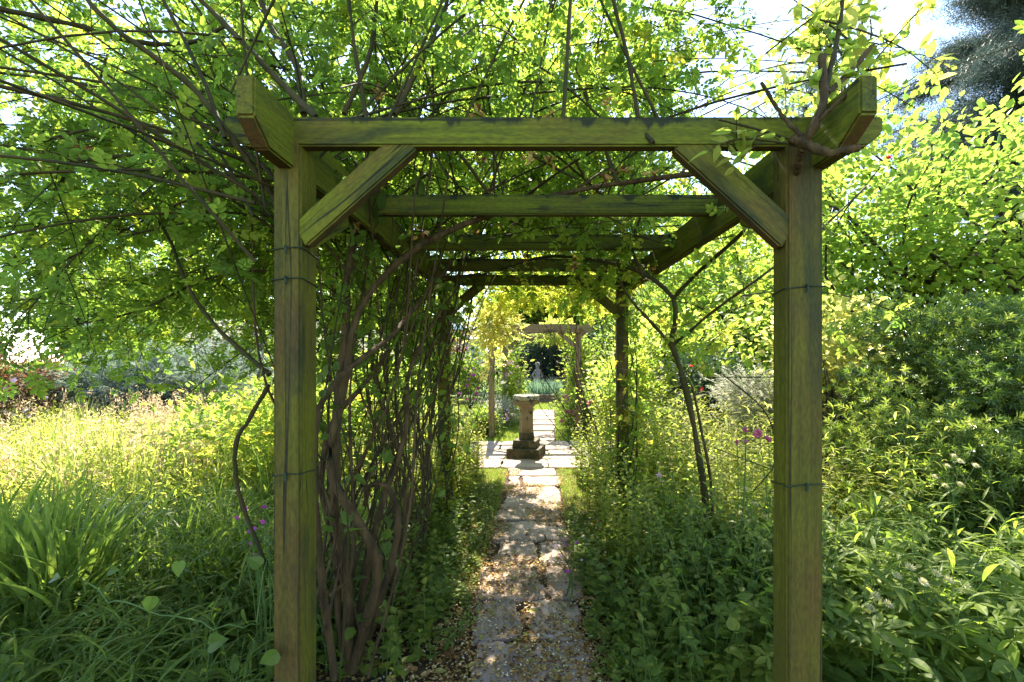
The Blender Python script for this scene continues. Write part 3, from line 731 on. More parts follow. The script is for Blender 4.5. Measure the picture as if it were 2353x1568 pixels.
# crowd of thinner upright canes in the left side of the pergola
for k in range(54):
    yb = rng.uniform(1.75, 3.9); xb = rng.uniform(-.95, -.68)
    xt = xb + rng.normal(.06, .24); yt = yb + rng.normal(.35, .6); zt = rng.uniform(1.9, 2.5)
    f = rng.uniform(.3, .7)
    pts = [(xb, yb, rng.uniform(0, .5)), (xb + rng.normal(0, .10), yb + (yt - yb) * .3 + rng.normal(0, .12), .75 + rng.normal(0, .1)), (xb + (xt - xb) * .5 + rng.normal(0, .06), yb + (yt - yb) * .6, 1.35), (xt, yt, zt)]
    r = rng.choice([.004, .006, .008, .011], p=[.34, .34, .2, .12])
    o, P = cane('cane', pts, r, r * .6, M['bark' if rng.random() < .65 else 'cane'], rose, 18, 6)
    if rng.random() < .6: LINES.append(P[10:])
# traced canes of the roof
T = [([(640, 470, 1.55), (520, 300, 1.42), (430, 190, 1.36), (260, 60, 1.25), (150, -60, 1.2)], .011, .006),
     ([(620, 862, 1.95), (500, 755, 2.05), (430, 655, 2.1), (385, 540, 2.15), (320, 470, 2.25), (200, 380, 2.4)], .010, .005),
     ([(725, 268, 1.52), (640, 185, 1.58), (560, 100, 1.6), (430, -30, 1.6)], .012, .008),
     ([(700, 262, 1.6), (680, 150, 1.7), (620, 60, 1.75), (590, -40, 1.8)], .013, .009),
     ([(0, 168, 1.9), (200, 195, 1.85), (400, 255, 1.75), (560, 345, 1.6), (640, 420, 1.55)], .005, .007),
     ([(150, 372, 2.0), (350, 350, 1.85), (500, 333, 1.7), (600, 345, 1.55)], .008, .006),
     ([(0, 360, 2.1), (150, 310, 2.0), (300, 292, 1.9), (480, 330, 1.7)], .006, .005),
     ([(618, 885, 1.7), (575, 960, 1.7), (543, 1020, 1.68), (548, 1130, 1.66), (612, 1300, 1.62)], .0085, .006),
     ([(1420, 425, 2.2), (1350, 230, 2.2), (1290, 70, 2.2), (1250, -40, 2.2)], .010, .007),
     ([(1500, 330, 1.43), (1470, 280, 1.46), (1440, 120, 1.5), (1400, -30, 1.5)], .0075, .006),
     ([(1540, 350, 1.75), (1500, 250, 1.75), (1440, 130, 1.8), (1380, 0, 1.85)], .007, .005),
     ([(905, 265, 1.7), (990, 100, 1.8), (1040, -30, 1.9)], .011, .008), ([(790, 262, 1.6), (850, 120, 1.7), (870, -30, 1.8)], .009, .007),
     ([(700, 600, 2.2), (560, 470, 2.3), (430, 410, 2.4), (250, 430, 2.6), (60, 470, 2.8)], .008, .004),
     ([(620, 620, 2.2), (480, 640, 2.3), (300, 720, 2.4), (150, 750, 2.5)], .007, .004), ([(700, 540, 2.4), (500, 560, 2.6), (340, 640, 2.7), (180, 640, 2.8)], .007, .004),
     ([(0, 20, 1.5), (180, 60, 1.55), (300, 95, 1.6), (430, 100, 1.62), (520, 60, 1.6)], .009, .006),
     ([(0, 640, 2.2), (110, 480, 2.2), (190, 300, 2.2), (250, 120, 2.2)], .007, .005)]
for lst, r0, r1 in T: tr(lst, r0, r1, 'barkgreen' if r0 > .009 else 'cane')
# free growing canes
def free(n, org, dirs, length, droop, r=(.003, .0075)):
    for k in range(n):
        s = org(); d = dirs(); P = cane_pts(s, d, rng.uniform(*length), 16, droop, .07)
        rr = rng.uniform(*r)
        o, P2 = cane('cane', P[::3], rr, rr * .45, M['cane'] if rng.random() < .7 else M['barkgreen'], rose, 20, 6)
        LINES.append(P2)
free(20, lambda: (rng.uniform(-.85, .1), rng.uniform(1.42, 2.3), 2.16), lambda: (rng.uniform(-.9, .8), rng.uniform(-.35, .25), rng.uniform(.9, 1.5)), (.9, 1.7), .15, (.004, .009))
free(30, lambda: (rng.uniform(-.95, -.7), rng.uniform(1.5, 3.8), rng.uniform(1.9, 2.2)), lambda: (rng.uniform(-1.3, -.3), rng.uniform(-.55, .7), rng.uniform(.1, 1.1)), (1.8, 3.4), .38)
free(22, lambda: (rng.uniform(-.95, -.6), rng.uniform(1.3, 4.6), rng.uniform(2.05, 2.3)), lambda: (rng.uniform(.2, 1.3), rng.uniform(-.4, .8), rng.uniform(.25, 1.1)), (1.6, 3.0), .34)
free(14, lambda: (rng.uniform(-.9, .8), rng.uniform(2.2, 4.8), rng.uniform(2.15, 2.3)), lambda: (rng.uniform(-1, 1), rng.uniform(-.6, 1.0), rng.uniform(.3, 1.0)), (1.2, 2.3), .4)
# the finer shoots beyond the individually made canes: one mesh
gsh = Geo(); FINE = []; HIGH = []
def fine(n, org, dirs, length, droop):
    Ps = []
    for k in range(n): Ps.append(cane_pts(org(), dirs(), rng.uniform(*length), 10, droop, .08))
    Ps = np.array(Ps); FINE.extend(list(Ps)); rr = rng.uniform(.0022, .0048, (n, 1))
    tubes(gsh, Ps, rr * np.linspace(1, .45, 10)[None], 4)
fine(110, lambda: (rng.uniform(-3.6, -.8), rng.uniform(1.3, 5.2), rng.uniform(2.0, 3.0)), lambda: (rng.uniform(-1, .6), rng.uniform(-.8, .8), rng.uniform(-.5, .6)), (.7, 1.6), .55)
fine(90, lambda: (rng.uniform(-.9, 1.0), rng.uniform(1.7, 5.0), rng.uniform(2.4, 3.0)), lambda: (rng.uniform(-1, 1), rng.uniform(-.8, .8), rng.uniform(-.2, .7)), (.7, 1.5), .5)
fine(40, lambda: (rng.uniform(-3.2, -1.0), rng.uniform(2.0, 4.2), rng.uniform(1.75, 2.3)), lambda: (rng.uniform(-1, .4), rng.uniform(-.6, .6), rng.uniform(-.7, .1)), (.5, 1.2), .5)
fine(60, lambda: (rng.uniform(-.95, -.55), rng.uniform(1.8, 4.3), rng.uniform(.2, 1.8)), lambda: (rng.uniform(-.3, .4), rng.uniform(-.5, .5), rng.uniform(.8, 1.4)), (.7, 1.4), .1)
for k in range(3):
    pass
nc = len(FINE)
def thick(n, org, dirs, length, droop, rr):
    Ps = np.array([cane_pts(org(), dirs(), rng.uniform(*length), 14, droop, .07) for _ in range(n)])
    tubes(gsh, Ps, rng.uniform(*rr, (n, 1)) * np.linspace(1, .4, 14)[None], 5); return list(Ps)
BARE = thick(24, lambda: (rng.uniform(-.95, -.75), rng.uniform(1.35, 2.6), rng.uniform(1.7, 2.25)), lambda: (rng.uniform(-1.4, -.1), rng.uniform(-.5, .4), rng.uniform(-.1, 1.3)), (1.2, 2.6), .3, (.0035, .0065))
BARE += thick(26, lambda: (rng.uniform(-.8, .6), rng.uniform(1.5, 3.6), rng.uniform(2.15, 2.3)), lambda: (rng.uniform(-1, .9), rng.uniform(-.3, .5), rng.uniform(.3, 1.3)), (1.0, 2.2), .3, (.0035, .0065))
BARE += thick(30, lambda: (rng.uniform(-.75, .75), rng.uniform(2.2, 4.2), rng.uniform(2.12, 2.25)), lambda: (rng.uniform(-1, 1), rng.uniform(-.6, .6), rng.uniform(-.12, .2)), (.6, 1.3), .12, (.002, .0045))
nf = len(FINE)
fine(34, lambda: (rng.uniform(-1.1, 1.2), rng.uniform(4.2, 5.1), rng.uniform(2.6, 3.0)), lambda: (rng.uniform(-1, 1), rng.uniform(-.6, .8), rng.uniform(-.1, .5)), (.6, 1.2), .4)
fine(30, lambda: (rng.uniform(-1.0, .9), rng.uniform(3.4, 5.0), rng.uniform(2.5, 2.95)), lambda: (rng.uniform(-1, 1), rng.uniform(-.6, .8), rng.uniform(-.1, .5)), (.6, 1.2), .4)
fine(84, lambda: (rng.uniform(-4.2, 1.2), rng.uniform(2.2, 5.4), rng.uniform(2.9, 3.7)), lambda: (rng.uniform(-1, .6), rng.uniform(-.8, .8), rng.uniform(-.3, .6)), (.7, 1.6), .45)
HIGH = FINE[nf:]; FINE = FINE[:nf]
o = gsh.obj('fine_canes', M['cane'], root=rose, smooth=True); o['kind'] = 'stuff'
gl, gt = Geo(), Geo()
def keep_roof(b):
    # no foliage below the arch of the pergola itself, and none right in front of the lens
    inside = (np.abs(b[:, 0]) < .78) & (b[:, 2] < 2.32) & (b[:, 1] < 4.7)
    low = (b[:, 0] < -.7) & (b[:, 2] < 1.30) 
    near = ((b[:, 1] < 1.5) & (b[:, 2] < 2.9)) | ((b[:, 1] < 2.1) & (b[:, 0] > -2.2) & (b[:, 2] < 2.7) & (rng.random(len(b)) < .6))
    gap = (b[:, 0] > .80) & (b[:, 1] < 3.4) & (b[:, 2] > 2.5) & (rng.random(len(b)) < .85)
    right = (b[:, 0] > .9) & (rng.random(len(b)) < .55)
    sunny = (b[:, 1] - .81 * b[:, 2] > 3.95) & (np.abs(b[:, 0]) < 1.0) & (rng.random(len(b)) < .85)
    inside = inside | sunny | ((np.abs(b[:, 0]) < .8) & (b[:, 2] < 2.42) & (b[:, 1] < 3.6))
    return ~(inside | low | near | gap | right)
leafy_on_lines(gl, gt, LINES + BARE, 13, ROSE, .078, keep=keep_roof, R=(0, .75))
leafy_on_lines(gl, gt, FINE[:240], 16, ROSE, .080, keep=keep_roof, R=(0, .8))
leafy_on_lines(gl, gt, HIGH, 19, ROSE, .086, keep=lambda b: (b[:, 0] < .85) | (b[:, 1] > 4.4), R=(.2, .9))
gl.obj('foliage', M['rose'], root=rose); o = gt.obj('twigs', M['cane'], root=rose); o['kind'] = 'stuff'
# a few leaves low down among the bare stems, and dead flower heads
gl, gt = Geo(), Geo()
leafy_on_lines(gl, gt, [P for P in FINE[240:]], 6, L2R, .07, R=(0, .5), twig=(.03, .10), nleaf=(1, 2))
gl.obj('low_leaves', M['herb'], root=rose)
for k in range(60):
    gd = Geo(); c = np.array([rng.uniform(-1.6, .9), rng.uniform(1.6, 4.5), rng.uniform(1.95, 2.5)]); n = 9
    scatter(gd, L2, c + rng.normal(0, .010, (n, 3)), rdir(n), rdir(n), .034)
    gd.obj('dead_bloom', M['litter'], root=rose)

# ---------------------------------------------------------------- the rose on the right
rr_ = thing('climbing_rose', 'smaller climbing rose with a slim grey-brown trunk arching in from the right of the path', 'climbing rose', tuple(W(1632, 1290, 3.0) * np.array([1, 1, 0])), 'climbing roses on the front pergola')
RL = []
tr([(1634, 1310, 3.0), (1625, 1180, 2.98), (1605, 1040, 2.95), (1578, 900, 2.9), (1545, 790, 2.85), (1552, 740, 2.82), (1545, 685, 2.8), (1480, 630, 2.8), (1380, 600, 2.9), (1250, 590, 3.1), (1150, 620, 3.3)], .026, .008, 'barkgreen', 'trunk', True, rr_, RL)
tr([(1545, 688, 2.8), (1600, 630, 2.6), (1690, 550, 2.2), (1760, 480, 1.9), (1830, 400, 1.7)], .012, .008, 'barkgreen', 'cane', True, rr_, RL)
tr([(1545, 795, 2.85), (1640, 715, 2.6), (1730, 650, 2.4), (1850, 560, 2.3), (1990, 430, 2.3)], .009, .005, 'barkgreen', 'cane', True, rr_, RL)
tr([(1545, 795, 2.85), (1500, 745, 2.85), (1450, 690, 2.9), (1420, 640, 3.0)], .012, .006, 'bark', 'cane', False, rr_, RL)
tr([(1640, 1260, 2.9), (1632, 1100, 2.9), (1600, 930, 2.95), (1590, 860, 3.0), (1640, 780, 3.0)], .011, .006, 'bark', 'cane', True, rr_, RL)
tr([(1480, 640, 2.8), (1450, 560, 2.8), (1470, 480, 2.8), (1420, 300, 2.9)], .010, .006, 'barkgreen', 'cane', True, rr_, RL)
tr([(1660, 860, 2.6), (1760, 950, 2.5), (1780, 1060, 2.5), (1730, 1130, 2.55)], .004, .003, 'cane', 'cane', True, rr_, RL)
for k in range(16):
    s = W(rng.uniform(1480, 1800), rng.uniform(420, 700), rng.uniform(2.3, 3.4)); P = cane_pts(s, (rng.uniform(-1, 1), rng.uniform(-.3, 1), rng.uniform(-.1, .8)), rng.uniform(.8, 1.7), 14, .5)
    o, P2 = cane('cane', P[::3], .004, .002, M['cane'], rr_, 16, 6); RL.append(P2)
gl, gt = Geo(), Geo()
leafy_on_lines(gl, gt, RL, 11, ROSE5, .10, R=(.25, .9), keep=lambda b: ((b[:, 2] > 1.15) & (rng.random(len(b)) < np.clip((b[:, 2] - 1.1) * 1.2, .15, 1))))
gl.obj('foliage', M['rose'], root=rr_); o = gt.obj('twigs', M['cane'], root=rr_); o['kind'] = 'stuff'

# climbers up the two far posts
def post_climber(lb, x, y_, z1, mat, seed_pts):
    r0 = thing('post_climber', lb, 'climber', (x, y_, 0), 'climbers twining up the far posts of the front pergola'); L_ = []
    for k in range(7):
        t = np.linspace(0, 1, 10); a0 = rng.uniform(0, 6.28); P = np.c_[x + .085 * np.cos(a0 + t * 5), y_ + .085 * np.sin(a0 + t * 5), t * z1 * rng.uniform(.6, 1)]
        o_, P2 = cane('cane', P, rng.uniform(.004, .009), .003, M['bark' if k % 2 else 'cane'], r0, 24, 6); L_.append(P2)
    gl, gt = Geo(), Geo(); leafy_on_lines(gl, gt, L_, 9, ROSE5, .085, R=(.2, 1), twig=(.04, .2))
    gl.obj('foliage', M[mat], root=r0); o_ = gt.obj('twigs', M['cane'], root=r0); o_['kind'] = 'stuff'
post_climber('leafy shoots twining up the far right post of the front pergola', .84, YB[4], 2.0, 'rose', 0)
post_climber('leafy shoots twining up the far left post of the front pergola', -.80, YB[4], 1.6, 'lime', 0)

# ---------------------------------------------------------------- shrubby climber at the top right corner of the front pergola
cr = thing('leafy_climber', 'cut-back woody climber with big lime leaves on the front right corner of the pergola', 'climber', (RX + .1, D1 + .3, 0))
CL = []
P = [W(1845, 420, 1.62), W(1850, 330, 1.5), W(1888, 255, 1.42), W(1895, 180, 1.45), W(1890, 120, 1.45)]
tr([(1800, 440, 1.60), (1830, 400, 1.45), (1845, 340, 1.36), (1870, 290, 1.33), (1893, 225, 1.36), (1888, 130, 1.4)], .013, .012, 'bark', 'trunk', False, cr, CL)
tr([(1893, 225, 1.36), (1915, 130, 1.4), (1935, 20, 1.45), (1940, -60, 1.5)], .008, .005, 'cane', 'cane', True, cr, CL)
tr([(1900, 215, 1.36), (1950, 170, 1.45), (2005, 105, 1.5)], .009, .008, 'bark', 'cane', True, cr, CL)
tr([(1870, 290, 1.33), (1920, 240, 1.3), (1965, 200, 1.28)], .006, .005, 'bark', 'cane', False, cr, CL)
tr([(1822, 318, 1.36), (1860, 335, 1.33), (1905, 352, 1.28), (1970, 388, 1.24)][:3] + [(1976, 340, 1.25)], .0125, .011, 'bark', 'cut_branch', False, cr, CL)
tr([(1850, 320, 1.36), (1800, 270, 1.4), (1750, 190, 1.45)], .007, .005, 'bark', 'cane', True, cr, CL)
tr([(1840, 330, 1.36), (1750, 300, 1.4), (1650, 275, 1.42)], .004, .003, 'cane', 'cane', True, cr, CL)
tr([(1850, 340, 1.35), (1800, 330, 1.38), (1700, 320, 1.40), (1640, 345, 1.40)], .004, .002, 'cane', 'cane', True, cr, CL)
for k in range(14):
    s = W(rng.uniform(1860, 1960), rng.uniform(30, 260), rng.uniform(1.4, 1.8)); P = cane_pts(s, (rng.uniform(-.5, 1.0), rng.uniform(-.1, 1.0), rng.uniform(.2, 1.0)), rng.uniform(.4, .9), 10, .3)
    o, P2 = cane('cane', P[::3], .0035, .002, M['cane'], cr, 12, 6); CL.append(P2)
gl, gt = Geo(), Geo()
leafy_on_lines(gl, gt, CL, 16, LEAF4, .05, R=(.3, 1), twig=(.03, .16), nleaf=(2, 5))
gl.obj('foliage', M['lime'], root=cr); o = gt.obj('twigs', M['cane'], root=cr); o['kind'] = 'stuff'

# ---------------------------------------------------------------- shrubs and trees on the right
bush('evergreen_shrub', 'large dark green evergreen shrub of fine leaves right of the front right post', 'shrub', (3.6, 4.0, 0), (3.85, 4.0, 1.10), (.95, .9, 1.0), 230, 42, WHORL, .075, M['yew'], csz=.105, nst=60, R=(.1, 1), rough=.4, up=.9, outw=.9)
bush('evergreen_shrub', 'lower evergreen shrub with brighter green tips in front of the tall dark one', 'shrub', (2.95, 3.4, 0), (3.0, 3.4, .50), (.70, .55, .48), 140, 44, WHORL, .06, M['yew'], csz=.10, R=(.45, 1), rough=.35, nst=50, up=.9, outw=.9)
bush('evergreen_shrub', 'bright-tipped evergreen shrub at the right edge of the view', 'shrub', (3.6, 2.75, 0), (3.7, 2.8, .62), (.7, .5, .55), 130, 44, WHORL, .065, M['yew'], csz=.10, R=(.4, 1), rough=.35, nst=40, up=.9, outw=.9)
bush('yellowing_shrub', 'loose shrub with yellow-gold leaves just right of the front right post', 'shrub', (2.9, 4.9, 0), (2.95, 4.7, 1.45), (.55, .5, .6), 55, 26, L2R, .075, M['rose_yellow'], csz=.13, nst=20)
bush('pale_shrub', 'pale-leaved fine shrub below the yellowing one', 'shrub', (3.0, 5.2, 0), (3.1, 5.2, .85), (.9, .5, .55), 120, 40, SPRIG, .10, M['pale'], csz=.12, R=(.1, .8))
bush('small_tree', 'light lime-green leafy tree arching over the evergreen shrub at the right', 'tree', (5.4, 6.4, 0), (4.9, 6.2, 3.0), (2.3, 1.6, 1.6), 260, 48, L2R, .095, M['lime'], csz=.26, trunk=1.3, stem_r=.03, nst=60, crown='crown', rough=.3, R=(.0, .6))
bush('small_tree', 'tall thin-leaved lime-green tree at the right edge, reaching the top of the view', 'tree', (6.8, 6.2, 0), (6.5, 5.9, 3.3), (1.6, 1.3, 1.3), 60, 34, L2, .11, M['lime'], csz=.28, trunk=1.8, stem_r=.035, nst=50, crown='crown', rough=.3, R=(.0, .7))
bush('birch_tree', 'feathery birch crown against the blue sky above the right corner of the pergola', 'tree', (9.5, 15, 0), (9.2, 15, 9.3), (1.8, 1.5, 3.6), 170, 34, L2, .13, M['silver'], csz=.35, trunk=6, stem_r=.05, nst=60, crown='crown', rough=.35, surf=.3)
bush('bushy_tree', 'broad green tree behind the lime tree and the right wires', 'tree', (4.6, 10.5, 0), (4.5, 10.5, 2.3), (1.8, 1.3, 1.8), 230, 46, L2R, .12, M['lime'], csz=.30, trunk=1.0, stem_r=.04, nst=50, crown='crown', R=(0, .7), rough=.3)
bush('bushy_tree', 'mid green tree right of the far pergola, over the rose bed', 'tree', (2.6, 11, 0), (2.7, 11, 2.1), (1.4, 1.2, 1.5), 170, 46, L2, .10, M['herb'], csz=.22, trunk=.8, stem_r=.03, nst=50, crown='crown', R=(.1, .9))
bush('red_shrub', 'dark shrub with a few red and orange leaves behind the right-hand bed', 'shrub', (2.55, 6.6, 0), (2.5, 6.6, .95), (.7, .5, .6), 110, 30, L2, .07, M['dark'], csz=.14, R=(.4, 1), flowers=('red', 9, .035, 'flowers', BLOSSOM))
bush('small_tree', 'bright leafy hazel-like bush between the two right posts', 'tree', (2.6, 8.2, 0), (2.4, 8.2, 1.35), (1.0, .7, .85), 120, 44, L2R, .085, M['lime'], csz=.2, trunk=.6, stem_r=.02, nst=40, crown='crown', R=(.1, .9))

# cedar: horizontal plates of needles on long boughs
ced = thing('cedar_tree', 'big blue-green cedar with drooping boughs in the top right corner', 'tree', (17.5, 17, 0))
g = Geo(); TP = smooth([(17.5, 17, -.1), (17.4, 17, 5), (17.6, 17.1, 14)], 12); tubes(g, TP[None], np.linspace(.45, .18, 12)[None], 8); g.obj('trunk', M['darkbark'], root=ced, smooth=True)
gb, gl = Geo(), Geo(); BP = []
for k in range(54):
    z = rng.uniform(5.0, 14); az = rng.uniform(math.pi * .65, math.pi * 1.6); L = rng.uniform(3.5, 7.0) * (1.15 - z / 24)
    P = cane_pts((17.5, 17, z), (math.cos(az), math.sin(az), .25), L, 10, .12, .03); BP.append(P)
BP = np.array(BP); tubes(gb, BP, np.repeat(np.linspace(.09, .02, 10)[None], len(BP), 0), 5); gb.obj('limbs', M['darkbark'], root=ced, smooth=True)
for P in BP:
    n = 800; i = rng.uniform(1.5, 9, n); a_ = P[i.astype(int) % 10]; b_ = P[np.minimum(9, i.astype(int) + 1)]; f = (i % 1)[:, None]
    pos = a_ + (b_ - a_) * f + rng.normal(0, 1, (n, 3)) * np.array([.42, .42, .10]); pos[:, 2] -= .25 * np.abs(rng.normal(0, 1, n)) * .6
    scatter(gl, NEEDLE, pos, nrmz(rdir(n) + np.array([-.3, -.5, -.35])), rdir(n, 1), .52 * rng.uniform(.6, 1.2, n))
gl.obj('crown', M['cedar'], root=ced)

# ---------------------------------------------------------------- shrubs and trees on the left
bush('silver_shrub', 'rounded silvery green shrub on the far side of the sunny left garden', 'shrub', (-7.6, 9.3, 0), (-7.6, 9.3, .85), (1.9, 1.0, .75), 210, 46, SPRIG, .15, M['silver'], csz=.18, R=(0, .8))
bush('bronze_shrub', 'dark bronze shrub with tiny pink flowers at the left edge', 'shrub', (-9.0, 8.0, 0), (-9.1, 8.0, .85), (.9, .7, .65), 110, 50, L2, .07, M['bronze'], csz=.14, flowers=('palepink', 60, .04, 'flowers', BLOSSOM))
bush('pale_flowering_shrub', 'cream flowering shrub glowing behind the left side of the canopy', 'shrub', (-6.8, 12.5, 0), (-7.2, 12.5, 1.6), (2.2, 1.0, .95), 200, 40, L2R, .13, M['pale'], csz=.24, R=(.3, 1))
bush('pale_flowering_shrub', 'second cream flowering shrub nearer to the rose stems', 'shrub', (-4.5, 11.3, 0), (-4.6, 11.3, 1.2), (1.3, .9, .7), 120, 36, L2R, .11, M['pale'], csz=.2, R=(.1, .9))
LT = [('broad_tree', 'broad mid-green tree far behind the left garden', (-13, 19, 0), (-13, 19, 3.6), (3.2, 2.2, 2.6), 'lime', (0, .6)),
      ('broad_tree', 'dark-leaved tree behind the pale flowering shrubs', (-9, 21, 0), (-9, 21, 3.3), (2.5, 2, 2.3), 'dark', (.2, 1)),
      ('broad_tree', 'yellow-green tree showing between the bare rose stems', (-5.6, 18, 0), (-5.6, 18, 2.9), (2.0, 1.8, 2.1), 'lime', (.2, .9)),
      ('broad_tree', 'tall tree at the far left edge under the canopy', (-18.5, 20, 0), (-18.5, 20, 3.2), (3, 2, 2.3), 'herb', (0, .7))]
for nm, lb, b_, c_, r_, m_, R_ in LT:
    bush(nm, lb, 'tree', b_, c_, r_, 240, 44, L2R, .2, M[m_], csz=.42, trunk=1.6, stem_r=.07, nst=50, crown='crown', R=R_, rough=.28)
bush('loose_shrub', 'loose green shrub with rusty shoots just left of the front left post', 'shrub', (-2.3, 4.4, 0), (-2.25, 4.3, .75), (.55, .45, .5), 80, 20, ROSE5, .09, M['rose'], csz=.12, R=(.3, 1), nst=24, stem_r=.007)
bush('loose_shrub', 'airy green shrub standing in the long grass, farther left than the rusty-shooted one', 'shrub', (-3.3, 5.0, 0), (-3.3, 5.0, .6), (.6, .5, .42), 80, 26, L2, .075, M['rose'], csz=.13, R=(.2, .9), nst=24, stem_r=.006)
bush('leafy_bush', 'sunlit leafy bush behind the loose shrub, left of the rose stems', 'shrub', (-2.6, 6.6, 0), (-2.7, 6.5, .75), (1.2, .7, .65), 150, 36, L2, .075, M['lime'], csz=.16, R=(.2, 1))
bush('leafy_bush', 'leafy bush seen through the bare rose stems', 'shrub', (-1.9, 5.6, 0), (-1.75, 5.4, .85), (.6, .6, .75), 130, 36, L2, .07, M['lime'], csz=.15, R=(.0, .8))

# ---------------------------------------------------------------- centre background
hd = bush('evergreen_hedge', 'dark evergreen hedge closing the end of the path behind the statue', 'hedge', (2, 17.6, 0), (1.6, 17.6, 1.2), (4.0, .8, 1.1), 420, 50, L2, .13, M['dark'], csz=.26, nst=40, rough=.06)
bush('clipped_hedge', 'clipped green hedge in front of the house on the left', 'hedge', (-3.2, 15.5, 0), (-3.2, 15.5, .85), (1.7, .6, .72), 240, 50, L2, .09, M['yew'], csz=.16, nst=30, rough=.05, R=(0, .5))
bush('bronze_shrub', 'purple-leaved shrub in front of the house wall', 'shrub', (-3.9, 18.5, 0), (-3.9, 18.5, 1.5), (1.2, .7, .95), 90, 40, L2, .12, M['bronze'], csz=.2)
for k, (x, y_, z, r, m_, lb) in enumerate([(-.4, 22, 3.4, 1.7, 'lime', 'yellow-green tree behind the middle of the far pergola'), (1.9, 22, 3.8, 2.3, 'herb', 'green tree above the dark hedge at the end of the path'),
                              (5.8, 19, 3.8, 2.6, 'lime', 'large bright tree behind the right side of the far pergola'), (9.8, 17.5, 3.4, 2.6, 'herb', 'dense green tree behind the shrubs on the right')]):
    bush('garden_tree', lb, 'tree', (x, y_, 0), (x, y_, z), (r, r * .8, r), 220, 44, L2R, .19, M[m_], csz=.36, trunk=1.5, stem_r=.06, nst=50, crown='crown', R=(0, .8), rough=.28)
con = bush('conifer_tree', 'narrow dark conifer against the sky between the right posts', 'tree', (7.9, 20, 0), (7.9, 20, 4.0), (.9, .9, 2.6), 120, 50, NEEDLE, .3, M['dark'], csz=.25, trunk=1.5, stem_r=.05, nst=50, crown='crown')

# house beyond the hedge
hs = thing('house', 'pale house with a pinkish roof and a white glazed gable, far left beyond the hedge', 'house', (-9, 36, 0))
def box(name, x0, x1, y0, y1, z0, z1, mat, root, par=None):
    V = [(x, y_, z) for z in (z0, z1) for x, y_ in ((x0, y0), (x1, y0), (x1, y1), (x0, y1))]
    g = Geo(); g.add(V, [(0, 1, 5, 4), (1, 2, 6, 5), (2, 3, 7, 6), (3, 0, 4, 7), (4, 5, 6, 7), (3, 2, 1, 0)]); return g.obj(name, mat, root=root)
box('wall', -16, -4.3, 34, 42, 0, 2.9, M['render'], hs)
g = Geo(); V = [(-16.4, 33.6, 2.85), (-3.9, 33.6, 2.85), (-3.9, 42.4, 2.85), (-16.4, 42.4, 2.85), (-14, 38, 4.9), (-6, 38, 4.9)]
g.add(V, [(0, 1, 5, 4), (2, 3, 4, 5)]); g.add([V[1], V[2], V[5], ((V[1][0] + V[5][0]) / 2, (V[1][1] + V[5][1]) / 2, (V[1][2] + V[5][2]) / 2)], [(0, 1, 2, 3)]); g.add([V[3], V[0], V[4], ((V[3][0] + V[4][0]) / 2, (V[3][1] + V[4][1]) / 2, (V[3][2] + V[4][2]) / 2)], [(0, 1, 2, 3)])
g.obj('roof', M['roof'], root=hs)
g = Geo(); gx, gz = -5.5, 3.55
V = [(gx - .75, 33.7, gz), (gx + .75, 33.7, gz), (gx + .05, 33.7, gz + .62), (gx - .05, 33.7, gz + .62), (gx - .75, 36, gz), (gx + .75, 36, gz), (gx + .05, 36, gz + .62), (gx - .05, 36, gz + .62)]
g.add(V, [(0, 1, 2, 3), (4, 7, 6, 5), (0, 3, 7, 4), (1, 5, 6, 2), (3, 2, 6, 7), (0, 4, 5, 1)]); g.obj('white_gable', M['whitepaint'], root=hs)
for x in (-14, -11, -8, -5.6):
    w_ = box('window', x - .5, x + .5, 33.94, 34.02, 1.0, 2.2, M['whitepaint'], hs); box('pane', x - .43, x + .43, 33.93, 33.96, 1.07, 2.13, M['glass'], hs)

# low edging wall with lavender and a small statue
ed = Geo()
for k in range(26):
    x0 = -1.3 + k * .18
    for j in range(2):
        o_ = .09 * (j % 2); xx0, xx1 = x0 + o_ + .004, x0 + o_ + .172; y0 = 15.0 + rng.normal(0, .006); z0 = j * .13
        V = [(x, y_, z) for z in (z0 + .004, z0 + .126) for x, y_ in ((xx0, y0), (xx1, y0), (xx1, y0 + .16), (xx0, y0 + .16))]
        ed.add(V, [(0, 1, 5, 4), (1, 2, 6, 5), (2, 3, 7, 6), (3, 0, 4, 7), (4, 5, 6, 7), (3, 2, 1, 0)])
tag(ed.obj('edging_wall', M['brick']), 'low brown stone edging below the lavender at the end of the lawn', 'wall')
lav = thing('lavender_hedge', 'row of grey-green lavender spikes behind the low edging, in front of the statue', 'lavender', (.9, 15.5, 0))
g = Geo(); n = 3600; x = rng.uniform(-.7, 3.2, n); y_ = rng.uniform(15.25, 15.9, n); an = rng.uniform(0, 6.28, n)
blades(g, np.c_[x, y_, np.full(n, .12)], rng.uniform(.35, .72, n), np.c_[np.cos(an), np.sin(an)] * rng.uniform(.03, .18, n)[:, None], .012, 4)
g.obj('foliage', leaf_mat('lavender_leaf', [(.10, .20, .09), (.16, .28, .12), (.22, .32, .16)], .4, (2, 2.2, 1.2)), root=lav)
g = Geo(); k = n // 3; scatter(g, NEEDLE, np.c_[x[:k], y_[:k], .5 + rng.random(k) * .3], nrmz(np.c_[rng.normal(0, .2, (k, 2)), np.ones(k)]), rdir(k), .06)
g.obj('flower_spikes', leaf_mat('lavender_spike', [(.28, .25, .30), (.22, .30, .18)], .3, (1.2, 1.2, 1.2)), root=lav)
